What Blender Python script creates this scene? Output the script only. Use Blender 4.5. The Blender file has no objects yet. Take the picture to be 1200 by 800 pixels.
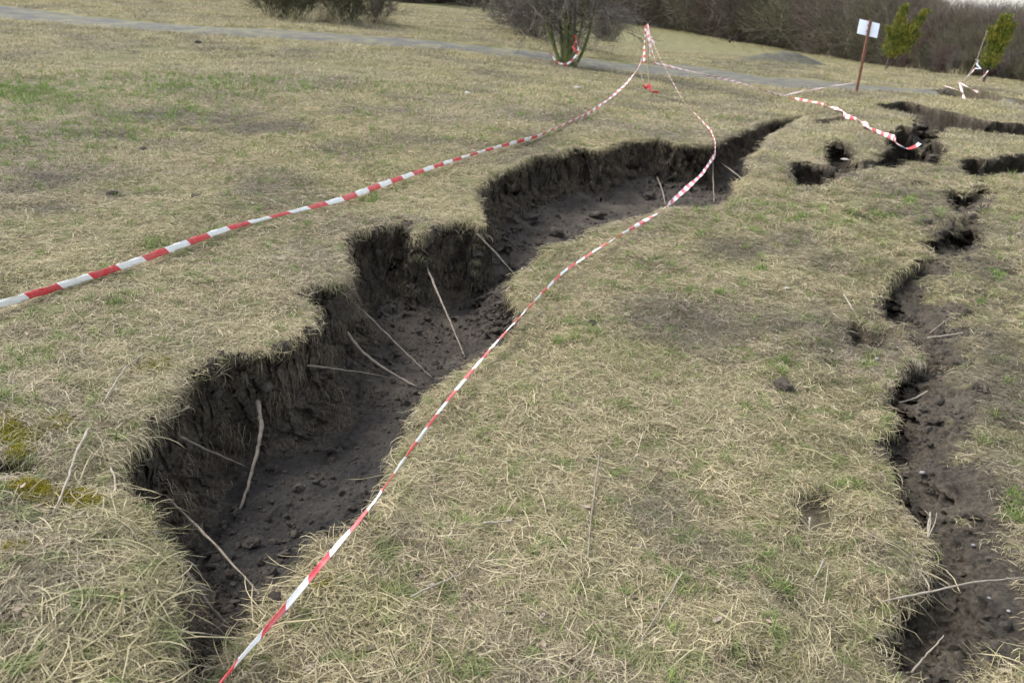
import bpy, math, random
import numpy as np
from mathutils import Matrix, Vector
R = math.radians
rng = np.random.default_rng(7)
random.seed(7)
SC = bpy.context.scene
COL = SC.collection
# ------------------------------------------------------------------ camera
EYE = np.array([0.0, 0.0, 1.62])
PITCH, ROLL, FPX = R(23.7), R(4.0), 930.0
fw = np.array([0, math.cos(PITCH), -math.sin(PITCH)])
r0 = np.array([1.0, 0, 0]); u0 = np.array([0, math.sin(PITCH), math.cos(PITCH)])
CR = math.cos(ROLL)*r0 + math.sin(ROLL)*u0
CU = -math.sin(ROLL)*r0 + math.cos(ROLL)*u0
cd = bpy.data.cameras.new('camera'); cam = bpy.data.objects.new('camera', cd); COL.objects.link(cam)
cam.matrix_world = Matrix(((CR[0], CU[0], -fw[0], EYE[0]), (CR[1], CU[1], -fw[1], EYE[1]), (CR[2], CU[2], -fw[2], EYE[2]), (0, 0, 0, 1)))
cd.sensor_width = 36; cd.lens = FPX/1200*36; cd.clip_start = 0.05; cd.clip_end = 2000
cd.dof.use_dof = True; cd.dof.focus_distance = 3.6; cd.dof.aperture_fstop = 4.5
SC.camera = cam
# ------------------------------------------------------------------ world, sun, exposure
SUN_EL, SUN_AZ = 48, 290            # azimuth clockwise from +Y: the sun stands to the left, a little ahead
w = bpy.data.worlds.new('World'); SC.world = w; w.use_nodes = True
nt = w.node_tree; bg = nt.nodes['Background']
sky = nt.nodes.new('ShaderNodeTexSky'); sky.sky_type = 'NISHITA'; sky.sun_disc = False
sky.sun_elevation = R(SUN_EL); sky.sun_rotation = R(SUN_AZ); sky.dust_density = 2; sky.air_density = 1.0; sky.ozone_density = 1.0
hs = nt.nodes.new('ShaderNodeHueSaturation'); hs.inputs['Saturation'].default_value = 0.45
nt.links.new(sky.outputs[0], hs.inputs['Color']); nt.links.new(hs.outputs[0], bg.inputs[0]); bg.inputs[1].default_value = 0.15
sl = bpy.data.lights.new('sun', 'SUN'); sl.energy = 1.2; sl.angle = R(20); sl.color = (1, 0.97, 0.93)
so = bpy.data.objects.new('sun', sl); COL.objects.link(so)
sd = Vector((math.sin(R(SUN_AZ))*math.cos(R(SUN_EL)), math.cos(R(SUN_AZ))*math.cos(R(SUN_EL)), math.sin(R(SUN_EL))))
so.rotation_euler = sd.to_track_quat('Z', 'Y').to_euler()
SC.view_settings.view_transform = 'Standard'; SC.view_settings.look = 'None'
SC.view_settings.exposure = 1.7; SC.view_settings.gamma = 1
SC.render.engine = 'CYCLES'
SC.cycles.max_bounces = 5; SC.cycles.diffuse_bounces = 2; SC.cycles.glossy_bounces = 1; SC.cycles.transparent_max_bounces = 4
SC.cycles.caustics_reflective = False; SC.cycles.caustics_refractive = False

# ------------------------------------------------------------------ noise
def _h(ix, iy, iz, s):
    n = (ix*374761393 + iy*668265263 + iz*2147483647 + s*1274126177) & 0xffffffff
    n = ((n ^ (n >> 13))*1274126177) & 0xffffffff
    n = ((n ^ (n >> 16))*2246822519) & 0xffffffff
    return ((n ^ (n >> 15)) & 0xffff)/32767.5 - 1
def vnoise(x, y, z=None, s=0):
    x = np.asarray(x, float); y = np.asarray(y, float)
    fx, fy = np.floor(x), np.floor(y); ix, iy = fx.astype(np.int64), fy.astype(np.int64)
    tx, ty = x-fx, y-fy; tx = tx*tx*(3-2*tx); ty = ty*ty*(3-2*ty)
    def lay(iz):
        a = _h(ix, iy, iz, s); b = _h(ix+1, iy, iz, s); c = _h(ix, iy+1, iz, s); d = _h(ix+1, iy+1, iz, s)
        return (a*(1-tx)+b*tx)*(1-ty) + (c*(1-tx)+d*tx)*ty
    if z is None: return lay(0)
    fz = np.floor(z); iz = fz.astype(np.int64); tz = z-fz; tz = tz*tz*(3-2*tz)
    return lay(iz)*(1-tz)+lay(iz+1)*tz
def fbm(x, y, z=None, s=0, o=4, g=.5):
    t = 0; a = 1; n = 0
    for k in range(o):
        t = t + a*vnoise(x, y, z, s+k*17); n += a; a *= g
        x = x*2.03+11.7; y = y*2.03+5.3
        if z is not None: z = z*2.03+3.1
    return t/n
def sm(t): t = np.clip(t, 0, 1); return t*t*(3-2*t)

# ------------------------------------------------------------------ photo rays -> world ground
def ray(u, v):
    d = fw*FPX + CR*(u-600) - CU*(v-400)
    return d/np.linalg.norm(d)
def hit(u, v, hf):
    d = ray(u, v); z = 0.0
    for _ in range(30):
        t = (EYE[2]-z)/-d[2]
        if t < 0 or t > 400: t = 400
        p = EYE + d*t; z2 = float(hf(p[0], p[1])); z = z*.5+z2*.5
    return p
def zr(y): return -0.24*sm(1-(np.asarray(y)-3)/7.5)
def falloff(x, y):
    x = np.asarray(x, float); y = np.asarray(y, float)
    a = np.clip(y-9, 0, None)*sm((x+3)/9)*-0.030
    b = np.clip(y-14, 0, None)*sm((-x)/8)*0.004
    return np.clip(a, -3.2, 0)+b
LL = [(195,850),(212,800),(202,740),(197,690),(182,640),(165,605),(140,575),(130,552),(148,525),(178,487),(205,450),(212,432),(255,415),(300,408),(335,398),(352,384),(371,376),(366,358),(346,346),(365,336),(398,330),(408,312),(400,288),(410,272),(440,268),(478,262),(492,276),(515,262),(548,258),(564,262),(560,245),(553,225),(572,205),(600,194),(622,182),(655,178),(672,171),(700,175),(735,164),(770,162),(795,168),(830,168),(850,158),(876,150),(900,140),(925,137),(948,133)]
LR = [(262,850),(268,790),(282,762),(298,738),(318,704),(345,686),(364,664),(373,638),(405,632),(440,612),(452,590),(457,560),(478,515),(500,468),(536,444),(562,425),(590,405),(610,388),(612,366),(600,345),(606,322),(628,308),(645,288),(680,282),(700,266),(735,260),(765,252),(790,244),(835,246),(864,234),(866,216),(886,200),(878,186),(896,176),(904,160),(925,150),(948,136)]
WL = np.array([hit(u, v, falloff)[:2] for u, v in LL])
WR = np.array([hit(u, v, lambda x, y: zr(y)+falloff(x, y))[:2] for u, v in LR])
def resamp(P, n, j=0):
    d = np.r_[0, np.cumsum(np.linalg.norm(np.diff(P, axis=0), axis=1))]
    t = np.linspace(0, d[-1], n); return np.c_[[np.interp(t, d, P[:, k]) for k in range(P.shape[1])]].T
_a, _b = resamp(WL, 60), resamp(WR, 60)
CT = (_a+_b)/2
_o = np.argsort(CT[:, 1]); CTy, CTx = CT[_o, 1], CT[_o, 0]
def hbase(x, y):
    xc = np.interp(y, CTy, CTx)
    side = sm((np.asarray(x)-xc)/0.3+.5)
    return side*zr(y)+falloff(x, y)
def at(u, v, h=0.0):
    p = hit(u, v, lambda x, y: hbase(x, y)+h); return Vector(p)
def atg(u, v): return at(u, v)
def pxm(p): return FPX/((np.array(p)-EYE) @ fw)      # photo pixels per metre there

# ------------------------------------------------------------------ pits and scarps
def pdist(X, Y, P):
    d = np.full(X.shape, 1e9)
    for (ax, ay), (bx, by) in zip(P[:-1], P[1:]):
        vx, vy = bx-ax, by-ay; L = vx*vx+vy*vy+1e-12
        t = np.clip(((X-ax)*vx+(Y-ay)*vy)/L, 0, 1)
        d = np.minimum(d, (X-ax-t*vx)**2+(Y-ay-t*vy)**2)
    return np.sqrt(d)
def inside(X, Y, P):
    c = np.zeros(X.shape, bool); n = len(P)
    for i in range(n):
        ax, ay = P[i]; bx, by = P[(i+1) % n]
        m = ((ay > Y) != (by > Y))
        with np.errstate(divide='ignore', invalid='ignore'):
            c ^= m & (X < (bx-ax)*(Y-ay)/(by-ay+1e-15)+ax)
    return c
class Pit:
    def __init__(s, left, right, D, wl, wr, soil, warp=.03, world=None):
        if world is not None: s.L, s.Rr = world
        else:
            s.L = np.array([at(u, v)[:2] for u, v in left]); s.Rr = np.array([at(u, v)[:2] for u, v in right])
        s.poly = np.r_[s.L, s.Rr[::-1]]; s.D, s.wl, s.wr, s.soil, s.warp = D, wl, wr, soil, warp
        s.lo = s.poly.min(0)-.5; s.hi = s.poly.max(0)+.5
    def dist(s, X, Y):
        wv = s.warp
        X = X+wv*fbm(X*5, Y*5, s=31, o=3)+wv*.45*fbm(X*28, Y*28, s=35, o=2)
        Y = Y+wv*fbm(X*5, Y*5, s=41, o=3)+wv*.45*fbm(X*28, Y*28, s=45, o=2)
        ins = inside(X, Y, s.poly)
        dl, dr = pdist(X, Y, s.L), pdist(X, Y, s.Rr)
        return ins, dl, dr
main = Pit(None, None, 0, 0, 0, 1.0, warp=.04, world=(WL, WR))
WLS = resamp(WL[2:], 120)
for _ in range(160): WLS[1:-1] = (WLS[:-2]+2*WLS[1:-1]+WLS[2:])/4
def Dmain(y): return np.interp(y, [1.0, 1.8, 2.4, 3.5, 6, 8.5, 10.5, 12], [.42, .50, .54, .58, .58, .58, .54, .42])
PITS = [
 # far long crack on the right
 Pit([(1024,123),(1060,121),(1090,128),(1125,135),(1160,144),(1200,147),(1260,152)], [(1030,128),(1060,133),(1085,143),(1110,150),(1150,157),(1200,161),(1260,167)], 0.55, .15, .5, 1.0),
 Pit([(1070,138),(1085,137),(1100,147)], [(1072,162),(1090,167),(1106,162)], .34, .10, .5, .95),
 Pit([(1098,146),(1108,144),(1114,152)], [(1100,156),(1108,158),(1112,156)], .15, .15, .3, .8),
 # pit the tape falls into
 Pit([(1024,184),(1036,176),(1040,158),(1056,149),(1076,153),(1092,162),(1112,174)], [(1030,197),(1052,198),(1072,190),(1090,194),(1110,196)], .60, .09, .6, .97),
 Pit([(1000,194),(1020,190),(1034,186)], [(1004,199),(1022,200),(1036,194)], .14, .15, .3, .8),
 # two hollows left of it
 Pit([(920,191),(948,192),(964,196),(982,198)], [(928,220),(945,221),(970,219),(984,213)], .50, .14, .6, .95),
 Pit([(962,172),(976,164),(994,170),(1006,182)], [(962,188),(976,206),(990,212),(1004,207)], .30, .08, .6, .95),
 Pit([(956,142),(972,140),(995,137)], [(960,147),(975,146),(995,140)], .12, .12, .3, .8),
 # far right strip
 Pit([(1120,189),(1140,186),(1158,190),(1172,183),(1200,181),(1250,185)], [(1126,202),(1150,210),(1172,204),(1200,206),(1250,209)], .48, .09, .45, .95),
 # upper furrow pieces
 Pit([(1104,225),(1118,220),(1138,225),(1150,210)], [(1110,241),(1138,246),(1158,240),(1168,222)], .30, .07, .45, .95),
 Pit([(1110,262),(1132,250),(1152,250)], [(1120,272),(1146,280),(1160,266)], .1, .2, .3, .7),
 Pit([(1080,284),(1098,272),(1118,265),(1136,258)], [(1088,306),(1118,306),(1148,302),(1164,284)], .24, .07, .6, .97),
 Pit([(1112,240),(1116,252),(1118,266)], [(1142,240),(1150,252),(1150,264)], .10, .08, .4, .8),
 # hollow under the gravel road edge
 Pit([(1096,108),(1110,104),(1135,106),(1165,113),(1200,120),(1250,128)], [(1102,113),(1120,117),(1150,120),(1200,127),(1250,134)], .45, .12, .6, .9),
 # long bare furrow on the right
 Pit([(1098,292),(1074,305),(1044,330),(1022,346),(1030,376),(1060,396),(1076,425),(1046,438),(1026,462),(1042,492),(1028,520),(1040,556),(1056,600),(1080,648),(1072,690),(1040,718),(1030,745),(1052,785),(1072,850)],
     [(1126,296),(1110,314),(1118,345),(1144,378),(1160,412),(1150,440),(1144,480),(1158,520),(1166,570),(1178,610),(1192,650),(1206,700),(1216,760),(1226,850)], .20, .10, .55, .97, .07),
 Pit([(986,378),(1000,372),(1022,384),(1040,386)], [(992,402),(1010,412),(1034,408)], .10, .05, .25, .5),
 # small hole at the left bottom edge and the hollow beside it
 Pit([(-60,545),(-10,541),(22,545),(44,548)], [(-60,566),(-10,566),(26,562),(44,558)], .20, .05, .06, .9, .012),
 Pit([(-40,682),(-5,684),(10,688)], [(-40,704),(-4,706),(11,700)], .10, .04, .05, .9, .008),
 # little bare scrapes in the right hand grass
 Pit([(930,590),(948,582),(975,584)], [(936,618),(952,630),(975,624)], .03, .05, .12, .45),
 Pit([(832,768),(855,762),(890,775)], [(842,784),(862,790),(888,786)], .05, .04, .1, .6),
]
DIRT_SHADOW = [(225,143,95,16,.8),(310,150,60,10,.9),(120,160,50,8,.5),(70,245,40,8,.7),(165,180,10,6,.8),(130,228,18,5,.9),(232,51,9,4,1),(200,47,30,4,.6),(355,60,30,5,.5),(210,102,30,4,.3),
 (460,130,70,12,.6),(480,150,60,10,.4),(830,102,50,12,.75),(870,118,30,8,.6),(1010,112,12,3,.8),(960,144,12,4,.9),(275,520,16,6,0),(90,432,26,14,.75),(140,330,40,8,.35),(45,330,40,8,.5),
 (860,292,70,18,.6),(700,240,40,8,.3),(905,80,60,7,.85),(940,74,70,4,.6),(885,76,55,2.5,1),(840,72,50,2.5,1),(505,50,60,3,.7),(560,56,50,3,.7),(700,78,30,5,.8),(845,430,30,10,.35),(915,455,22,8,.7),  # the patch right of the bush stems is its cast shadow, painted in
 (770,560,26,12,.3),(930,640,25,12,.6),(885,700,60,22,.35),(1060,225,50,8,.25),(1170,395,30,24,.6),(1180,480,26,22,.55),(1195,340,20,20,.6),(620,785,50,10,.3),(500,640,40,16,.25),(1115,255,28,14,.8),(1130,305,26,10,.6),
 (400,15,70,6,.8),(200,14,30,4,.5),(690,40,60,8,.7),(1150,112,55,8,.5),(60,210,40,10,.3)]
DIRT_SHADOW += [(945,78,30,9,1),(900,62,40,4,.6),(975,84,22,5,.7),(600,300,1,1,0),(1110,250,50,40,.7),(1165,330,40,50,.6),(1175,440,30,50,.7),(1180,560,26,60,.6),(1060,560,40,60,.45),(1040,660,40,60,.5),(1020,390,50,30,.6),(1190,700,20,60,.6),(1090,215,50,20,.5),(1000,470,40,30,.4),(1120,205,60,14,.5),(650,300,60,12,.3)]
GREEN = [(60,70,120,20,.3),(30,150,80,20,.3),(200,80,150,25,.25),(760,330,60,30,.22),(820,260,80,16,.28),(900,250,80,20,.35),(600,30,90,10,.3),(30,108,60,14,.9),(60,115,50,10,.7),(170,62,110,10,.3),(310,85,80,12,.3),(470,62,80,10,.25),(430,232,20,7,.7),(175,292,22,8,.7),(130,360,26,10,.4),(30,430,34,20,.55),(110,395,60,16,.35),(20,480,26,12,.8),
 (672,396,30,12,.8),(665,378,22,10,.5),(700,372,24,8,.5),(735,410,18,8,.4),(890,318,10,6,1),(915,225,16,5,.6),(1068,236,12,6,.9),(1025,250,40,12,.5),(990,260,30,10,.5),(1165,322,10,9,1),(1185,596,18,18,1),
 (795,606,12,10,1),(893,655,12,12,1),(985,572,18,12,1),(1000,575,26,12,.6),(925,700,14,20,.8),(910,690,16,12,.7),(970,640,14,12,.5),(850,530,12,10,.6),(905,545,12,8,.5),(880,480,26,12,.45),(910,430,30,14,.5),(1020,420,12,8,.7),
 (1078,410,8,8,.6),(1180,690,14,26,.5),(630,640,26,18,.35),(700,755,30,18,.5),(800,700,20,20,.4),(860,775,26,10,.8),(600,600,20,12,.4),(480,675,18,8,.8),(535,640,16,10,.6),(430,700,18,10,.5),(60,640,24,10,.4),(108,642,9,8,1),(15,690,12,10,.5),
 (120,775,30,12,.5),(1190,250,30,16,.5),(820,350,30,10,.5),(560,500,40,16,.3),(650,470,40,14,.35),(520,20,60,8,.45),(490,28,50,6,.5),(1010,60,60,4,.3),(640,270,10,5,.4),(450,100,90,10,.2),(820,30,70,8,.4)]
MOSS = [(14,522,34,22,1),(40,500,40,12,.5),(78,584,42,9,1),(45,578,30,8,.9),(100,590,16,12,1),(15,660,18,10,.7),(160,610,18,8,.7),(55,735,16,7,.7),(380,690,6,4,1),(440,620,10,5,.8),(60,500,30,8,.4),(230,490,22,12,.5),(185,425,30,6,.4)]
def blobs(lst):
    out = []
    for u, v, ru, rv, s in lst:
        p = at(u, v); q = at(u+ru, v); t = at(u, v+rv)
        a = np.array(q-p)[:2]; b = np.array(t-p)[:2]
        M = np.linalg.inv(np.c_[a, b]+1e-9*np.eye(2)); out.append((np.array(p)[:2], M, s, max(np.linalg.norm(a), np.linalg.norm(b))*1.5))
    return out
def paint(X, Y, B, sd):
    m = np.zeros(X.shape)
    for c, M, s, r in B:
        k = (np.abs(X-c[0]) < r*1.2) & (np.abs(Y-c[1]) < r*1.2)
        if not k.any(): continue
        dx, dy = X[k]-c[0], Y[k]-c[1]
        a = M[0, 0]*dx+M[0, 1]*dy; b = M[1, 0]*dx+M[1, 1]*dy
        q = np.sqrt(a*a+b*b)+.55*fbm(X[k]*3/r+7, Y[k]*3/r, s=sd, o=3)
        m[k] = np.maximum(m[k], s*sm((1.15-q)/.6))
    return m
BD, BG, BM = blobs(DIRT_SHADOW), blobs(GREEN), blobs(MOSS)
PATHN = [(-120,10),(0,19),(100,28),(200,38),(400,51),(600,65),(700,79),(800,87),(900,98),(1000,106),(1100,113),(1200,133),(1260,141)]
PATHF = [(-120,0),(0,8),(100,18),(200,28),(400,42),(600,57),(700,67),(800,77),(900,89),(1000,96),(1100,104),(1200,119),(1260,128)]
PN = resamp(np.array([at(*p)[:2] for p in PATHN]), 260); PF = resamp(np.array([at(*p)[:2] for p in PATHF]), 260)
MOUND_C = at(922, 75); MOUND_S = (70/pxm(MOUND_C), 0.9)

def surface(X, Y, full=True):
    """height and masks of the ground"""
    X = np.asarray(X, float); Y = np.asarray(Y, float); sh = X.shape; X = X.ravel(); Y = Y.ravel()
    r = np.hypot(X, Y)
    z = hbase(X, Y)
    z = z + .035*fbm(X*.9, Y*.9, s=3, o=3) + .030*fbm(X*2.6, Y*2.6, s=5, o=3)*sm((14-r)/10) + .010*fbm(X*11, Y*11, s=9, o=3)*sm((9-r)/6)
    z = z + .16*fbm(X*.16, Y*.16, s=77, o=2)*sm((r-14)/20)
    soil = np.zeros(X.shape); floor = np.zeros(X.shape)
    k = (X > main.lo[0]) & (X < main.hi[0]) & (Y > main.lo[1]) & (Y < main.hi[1])
    x, y = X[k], Y[k]
    ins, dl, dr = main.dist(x, y)
    near = sm((6.2-y)/2.2)
    wl = (.20+.08*fbm(x*2.2, y*2.2, s=21, o=2))*np.interp(y, [1.4, 2.3], [.22, 1]); wr = .07*near+np.interp(y, [7, 9, 11], [.50, .30, .12])*(1-near)
    D = Dmain(y)
    dls = pdist(x, y, WLS); tl = np.clip(dl/wl, 0, 1); tl = tl*.55+.45*np.clip(dls/.34, 0, 1)*np.clip(dl/.12, 0, 1); sl_ = np.where(tl < .22, tl*2.9, .638+(1-.638)*(1-(1-(tl-.22)/.78)**1.8))
    tr = np.clip(dr/wr, 0, 1); srn = 1-(1-tr)**2; sr_ = srn*near+(1-near)*np.where(tr < .12, tr*2.2, .264+(1-.264)*(tr-.12)/.88)
    s_ = np.minimum(sl_, sr_)*ins
    lump = (.05-.025*sm((4.4-y)/1.5))*fbm(x*3, y*3, s=51, o=3)+.03*np.clip(fbm(x*7, y*7, s=53, o=2), 0, 1)
    slope = .14*near*sm((dl-dr)/(dl+dr+.01)*.5+.5)   # floor climbs to the right
    ridge = np.clip(1-dl/.1, 0, 1)*(1-ins)*-.02
    sd_ = sm((x-np.interp(y, CTy, CTx))/0.3+.5)*zr(y)      # the slumped side starts at the right lip, not in mid floor
    z[k] += -D*s_ + s_*(lump+slope-sd_) + ridge
    # slumped toe: clods near the foot of the wall
    toe = np.exp(-((dl-.30)/.10)**2)*ins*s_
    z[k] += toe*np.interp(y, [3, 5], [.035, .08])*np.clip(fbm(x*8, y*8, s=57, o=3)+.2, 0, 1)
    dm = np.minimum(dl, dr); soil[k] = np.maximum(soil[k], sm(np.where(ins, dm, -dm)/(.010+.0028*r[k])+1))
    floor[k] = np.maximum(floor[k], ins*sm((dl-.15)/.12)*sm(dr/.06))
    for P in PITS:
        k = (X > P.lo[0]) & (X < P.hi[0]) & (Y > P.lo[1]) & (Y < P.hi[1])
        if not k.any(): continue
        x, y = X[k], Y[k]; ins, dl, dr = P.dist(x, y)
        s_ = np.minimum(1-(1-np.clip(dl/P.wl, 0, 1))**2, np.clip(dr/P.wr, 0, 1))*ins
        z[k] += -P.D*s_*(1+.25*fbm(x*4, y*4, s=61, o=2)) + s_*.03*fbm(x*9, y*9, s=63, o=3)
        z[k] += .02*np.exp(-(dl/.15)**2)*(1-ins)
        dm = np.minimum(dl, dr*.7); soil[k] = np.maximum(soil[k], sm(np.where(ins, dm, -dm)/(.008+.0032*r[k])+1)*P.soil)
        if P.warp > .06: soil[k] *= 1-.9*sm((fbm(x*4.2, y*4.2, s=68, o=3)-.16)/.10)*sm((.20-dr)/.10)
        floor[k] = np.maximum(floor[k], ins*sm((dl-.1)/.2)*sm(dr/.1)*.5)
    k = (X > .5) & (Y < 9); hx = sm((X[k]-.5-.28*(Y[k]-2))/.5)
    z[k] += hx*(.06*fbm(X[k]*2.3, Y[k]*2.3, s=66, o=3)+.035*fbm(X[k]*7, Y[k]*7, s=67, o=2))
    # gravel heap beyond the road
    q = np.sqrt(((X-MOUND_C[0])/MOUND_S[0])**2+((Y-MOUND_C[1]-1.0)/1.4)**2)
    mound = sm((1.05-q)/1.0)
    k = q < 1.2
    z[k] += mound[k]*.72*(1+.2*fbm(X[k]*2, Y[k]*2, s=71)); mound = sm((1.0-q+.2*fbm(X, Y, s=72, o=2))/.35)
    # moss cushions and the grassy hump at the lower left
    dirt = paint(X, Y, BD, 81); green = paint(X, Y, BG, 82); moss = paint(X, Y, BM, 83)
    z += moss*.02*(1-soil)
    q = np.sqrt((X+1.05)**2/.16+(Y-1.62)**2/.09); z += .07*sm(1-q/1.6)*(1-soil)
    # road cut: keeps the ground under the path sheet
    yc = np.interp(X, (PN[:, 0]+PF[:, 0])/2, (PN[:, 1]+PF[:, 1])/2); hw = np.interp(X, (PN[:, 0]+PF[:, 0])/2, np.abs(PF[:, 1]-PN[:, 1])/2)
    road = sm((hw*1.15+.15-np.abs(Y-yc))/.3)
    if not full: return z.reshape(sh)
    return [a.reshape(sh) for a in (z, soil, floor, dirt, green, moss, road, mound)]
def H(x, y): return float(surface(np.array([x]), np.array([y]), False)[0])

# ------------------------------------------------------------------ materials
def mat(name, rough=.9, spec=.2):
    m = bpy.data.materials.new(name); m.use_nodes = True; b = m.node_tree.nodes['Principled BSDF']
    b.inputs['Roughness'].default_value = rough; b.inputs['Specular IOR Level'].default_value = spec
    return m, m.node_tree, b
class N:
    def __init__(s, t): s.t = t; s.pos = None
    def n(s, k, **kw):
        x = s.t.nodes.new(k)
        for a, b in kw.items(): setattr(x, a, b)
        return x
    def l(s, a, b): s.t.links.new(a, b)
    def P(s):
        if s.pos is None: s.pos = s.n('ShaderNodeNewGeometry').outputs['Position']
        return s.pos
    def noise(s, scale, detail=4, rough=.6, off=0, dist=0):
        x = s.n('ShaderNodeTexNoise'); x.inputs['Scale'].default_value = scale; x.inputs['Detail'].default_value = detail
        x.inputs['Roughness'].default_value = rough; x.inputs['Distortion'].default_value = dist
        if off:
            v = s.n('ShaderNodeVectorMath'); v.inputs[1].default_value = (off, off*1.7, off*.3); s.l(s.P(), v.inputs[0]); s.l(v.outputs[0], x.inputs['Vector'])
        else: s.l(s.P(), x.inputs['Vector'])
        return x.outputs['Fac']
    def attr(s, nm): x = s.n('ShaderNodeAttribute'); x.attribute_name = nm; return x.outputs['Fac']
    def ramp(s, fac, stops):
        x = s.n('ShaderNodeValToRGB'); e = x.color_ramp.elements
        while len(e) < len(stops): e.new(.5)
        for i, (p, c) in enumerate(stops): e[i].position = p; e[i].color = (*c, 1) if not isinstance(c, (int, float)) else (c, c, c, 1)
        s.l(fac, x.inputs[0]); return x.outputs[0]
    def mix(s, f, a, b, mode='MIX'):
        x = s.n('ShaderNodeMix', data_type='RGBA', blend_type=mode)
        for v, i in ((f, 0), (a, 6), (b, 7)):
            if isinstance(v, (int, float)): x.inputs[i].default_value = v if i == 0 else (v, v, v, 1)
            elif isinstance(v, tuple): x.inputs[i].default_value = (*v, 1)
            else: s.l(v, x.inputs[i])
        return x.outputs[2]
    def math(s, op, a, b=0.0, cl=False):
        x = s.n('ShaderNodeMath', operation=op, use_clamp=cl)
        for v, i in ((a, 0), (b, 1)):
            if isinstance(v, (int, float)): x.inputs[i].default_value = v
            else: s.l(v, x.inputs[i])
        return x.outputs[0]
    def bump(s, hgt, b, strength=.5, dist=.01):
        x = s.n('ShaderNodeBump'); x.inputs['Strength'].default_value = strength; x.inputs['Distance'].default_value = dist
        s.l(hgt, x.inputs['Height']); s.l(x.outputs[0], b.inputs['Normal'])
STRAW = (.33, .275, .155); STRAW2 = (.245, .20, .125); OLIVE = (.15, .16, .055); GRN = (.10, .17, .03); PALE = (.43, .38, .26)
# ground
GM, t, b = mat('turf_and_soil', .95, .1); n = N(t)
c1 = n.mix(n.ramp(n.noise(1.3, 6, .65), [(.38, 0), (.62, 1)]), (.235, .20, .115), (.165, .165, .075))
c1 = n.mix(n.ramp(n.noise(.35, 3, .6, 9), [(.42, 0), (.62, .8)]), c1, (.22, .175, .115))
c1 = n.mix(n.ramp(n.noise(7, 5, .7, 4), [(.35, 0), (.7, .75)]), c1, (.27, .235, .135))
c1 = n.mix(n.ramp(n.noise(26, 5, .75, 2), [(.38, 1), (.56, 0)]), c1, (.07, .06, .038))
c1 = n.mix(n.ramp(n.noise(110, 4, .7, 3), [(.42, 0), (.68, .8)]), c1, (.30, .26, .16))
c1 = n.mix(n.ramp(n.noise(2.2, 5, .7, 14), [(.60, 0), (.72, .6)]), c1, (.12, .10, .07))
c1 = n.mix(n.math('MULTIPLY', n.attr('green'), n.ramp(n.noise(14, 4, .7, 5), [(.3, .2), (.6, .85)])), c1, (.10, .15, .035))
c1 = n.mix(n.math('MULTIPLY', n.attr('dirt'), n.ramp(n.noise(9, 5, .7, 6), [(.3, 1), (.66, .35)])), c1, (.085, .07, .052))  # bare dirt, plus the bush's shadow painted into the turf colour
vm = n.n('ShaderNodeVectorMath', operation='LENGTH'); n.l(n.P(), vm.inputs[0]); far_ = n.n('ShaderNodeMapRange'); far_.inputs[1].default_value = 14; far_.inputs[2].default_value = 24; n.l(vm.outputs['Value'], far_.inputs[0])
fc = n.mix(n.ramp(n.noise(.9, 7, .75, 40), [(.40, 0), (.60, 1)]), (.095, .10, .038), (.225, .195, .105)); fc = n.mix(n.ramp(n.noise(5, 6, .8, 41), [(.40, .8), (.55, 0)]), fc, (.075, .068, .035))
c1 = n.mix(.42, c1, (.03, .026, .018)); c1 = n.mix(far_.outputs[0], c1, fc)
c1 = n.mix(n.attr('moss'), c1, (.16, .14, .015))
soilc = n.mix(n.ramp(n.noise(6, 6, .7, 1), [(.35, 0), (.65, 1)]), (.068, .057, .044), (.155, .128, .094))
soilc = n.mix(n.ramp(n.noise(48, 5, .75, 8), [(.4, .9), (.6, 0)]), soilc, (.038, .031, .024))
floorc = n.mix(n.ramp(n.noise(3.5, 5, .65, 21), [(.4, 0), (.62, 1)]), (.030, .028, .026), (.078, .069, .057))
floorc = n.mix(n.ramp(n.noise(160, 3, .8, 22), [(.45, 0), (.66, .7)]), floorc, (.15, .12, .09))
floorc = n.mix(n.attr('near_dark'), floorc, n.mix(n.ramp(n.noise(5, 4, .6, 27), [(.38, 0), (.62, 1)]), n.mix(n.ramp(n.noise(170, 3, .8, 28), [(.45, 0), (.66, 1)]), (.019, .019, .020), (.048, .045, .042)), n.mix(n.ramp(n.noise(170, 3, .8, 29), [(.45, 0), (.66, 1)]), (.038, .035, .032), (.085, .077, .066))))  # floor soil gets darker and greyer towards the near end
soilc = n.mix(n.attr('deep'), soilc, n.mix(.5, soilc, (.02, .017, .014))); soilc = n.mix(n.attr('floor'), soilc, floorc)  # far pit walls darken with depth: overhang shade painted into the soil
vor = n.n('ShaderNodeTexVoronoi'); vor.inputs['Scale'].default_value = 60; n.l(n.P(), vor.inputs['Vector'])
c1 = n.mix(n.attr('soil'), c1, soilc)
gr = n.mix(n.ramp(n.noise(30, 3, .7, 25), [(.35, 0), (.65, 1)]), (.035, .036, .040), (.085, .083, .082))
c1 = n.mix(n.math('MULTIPLY', n.attr('mound'), n.ramp(n.noise(2.2, 4, .6, 26), [(.3, 1), (.66, .5)])), c1, gr)
n.l(c1, b.inputs['Base Color'])
hh = n.math('ADD', n.math('MULTIPLY', n.noise(45, 6, .8, 2), 1.0), n.math('MULTIPLY', n.noise(140, 3, .8, 5), .5))
n.bump(hh, b, .85, .022)

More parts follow.
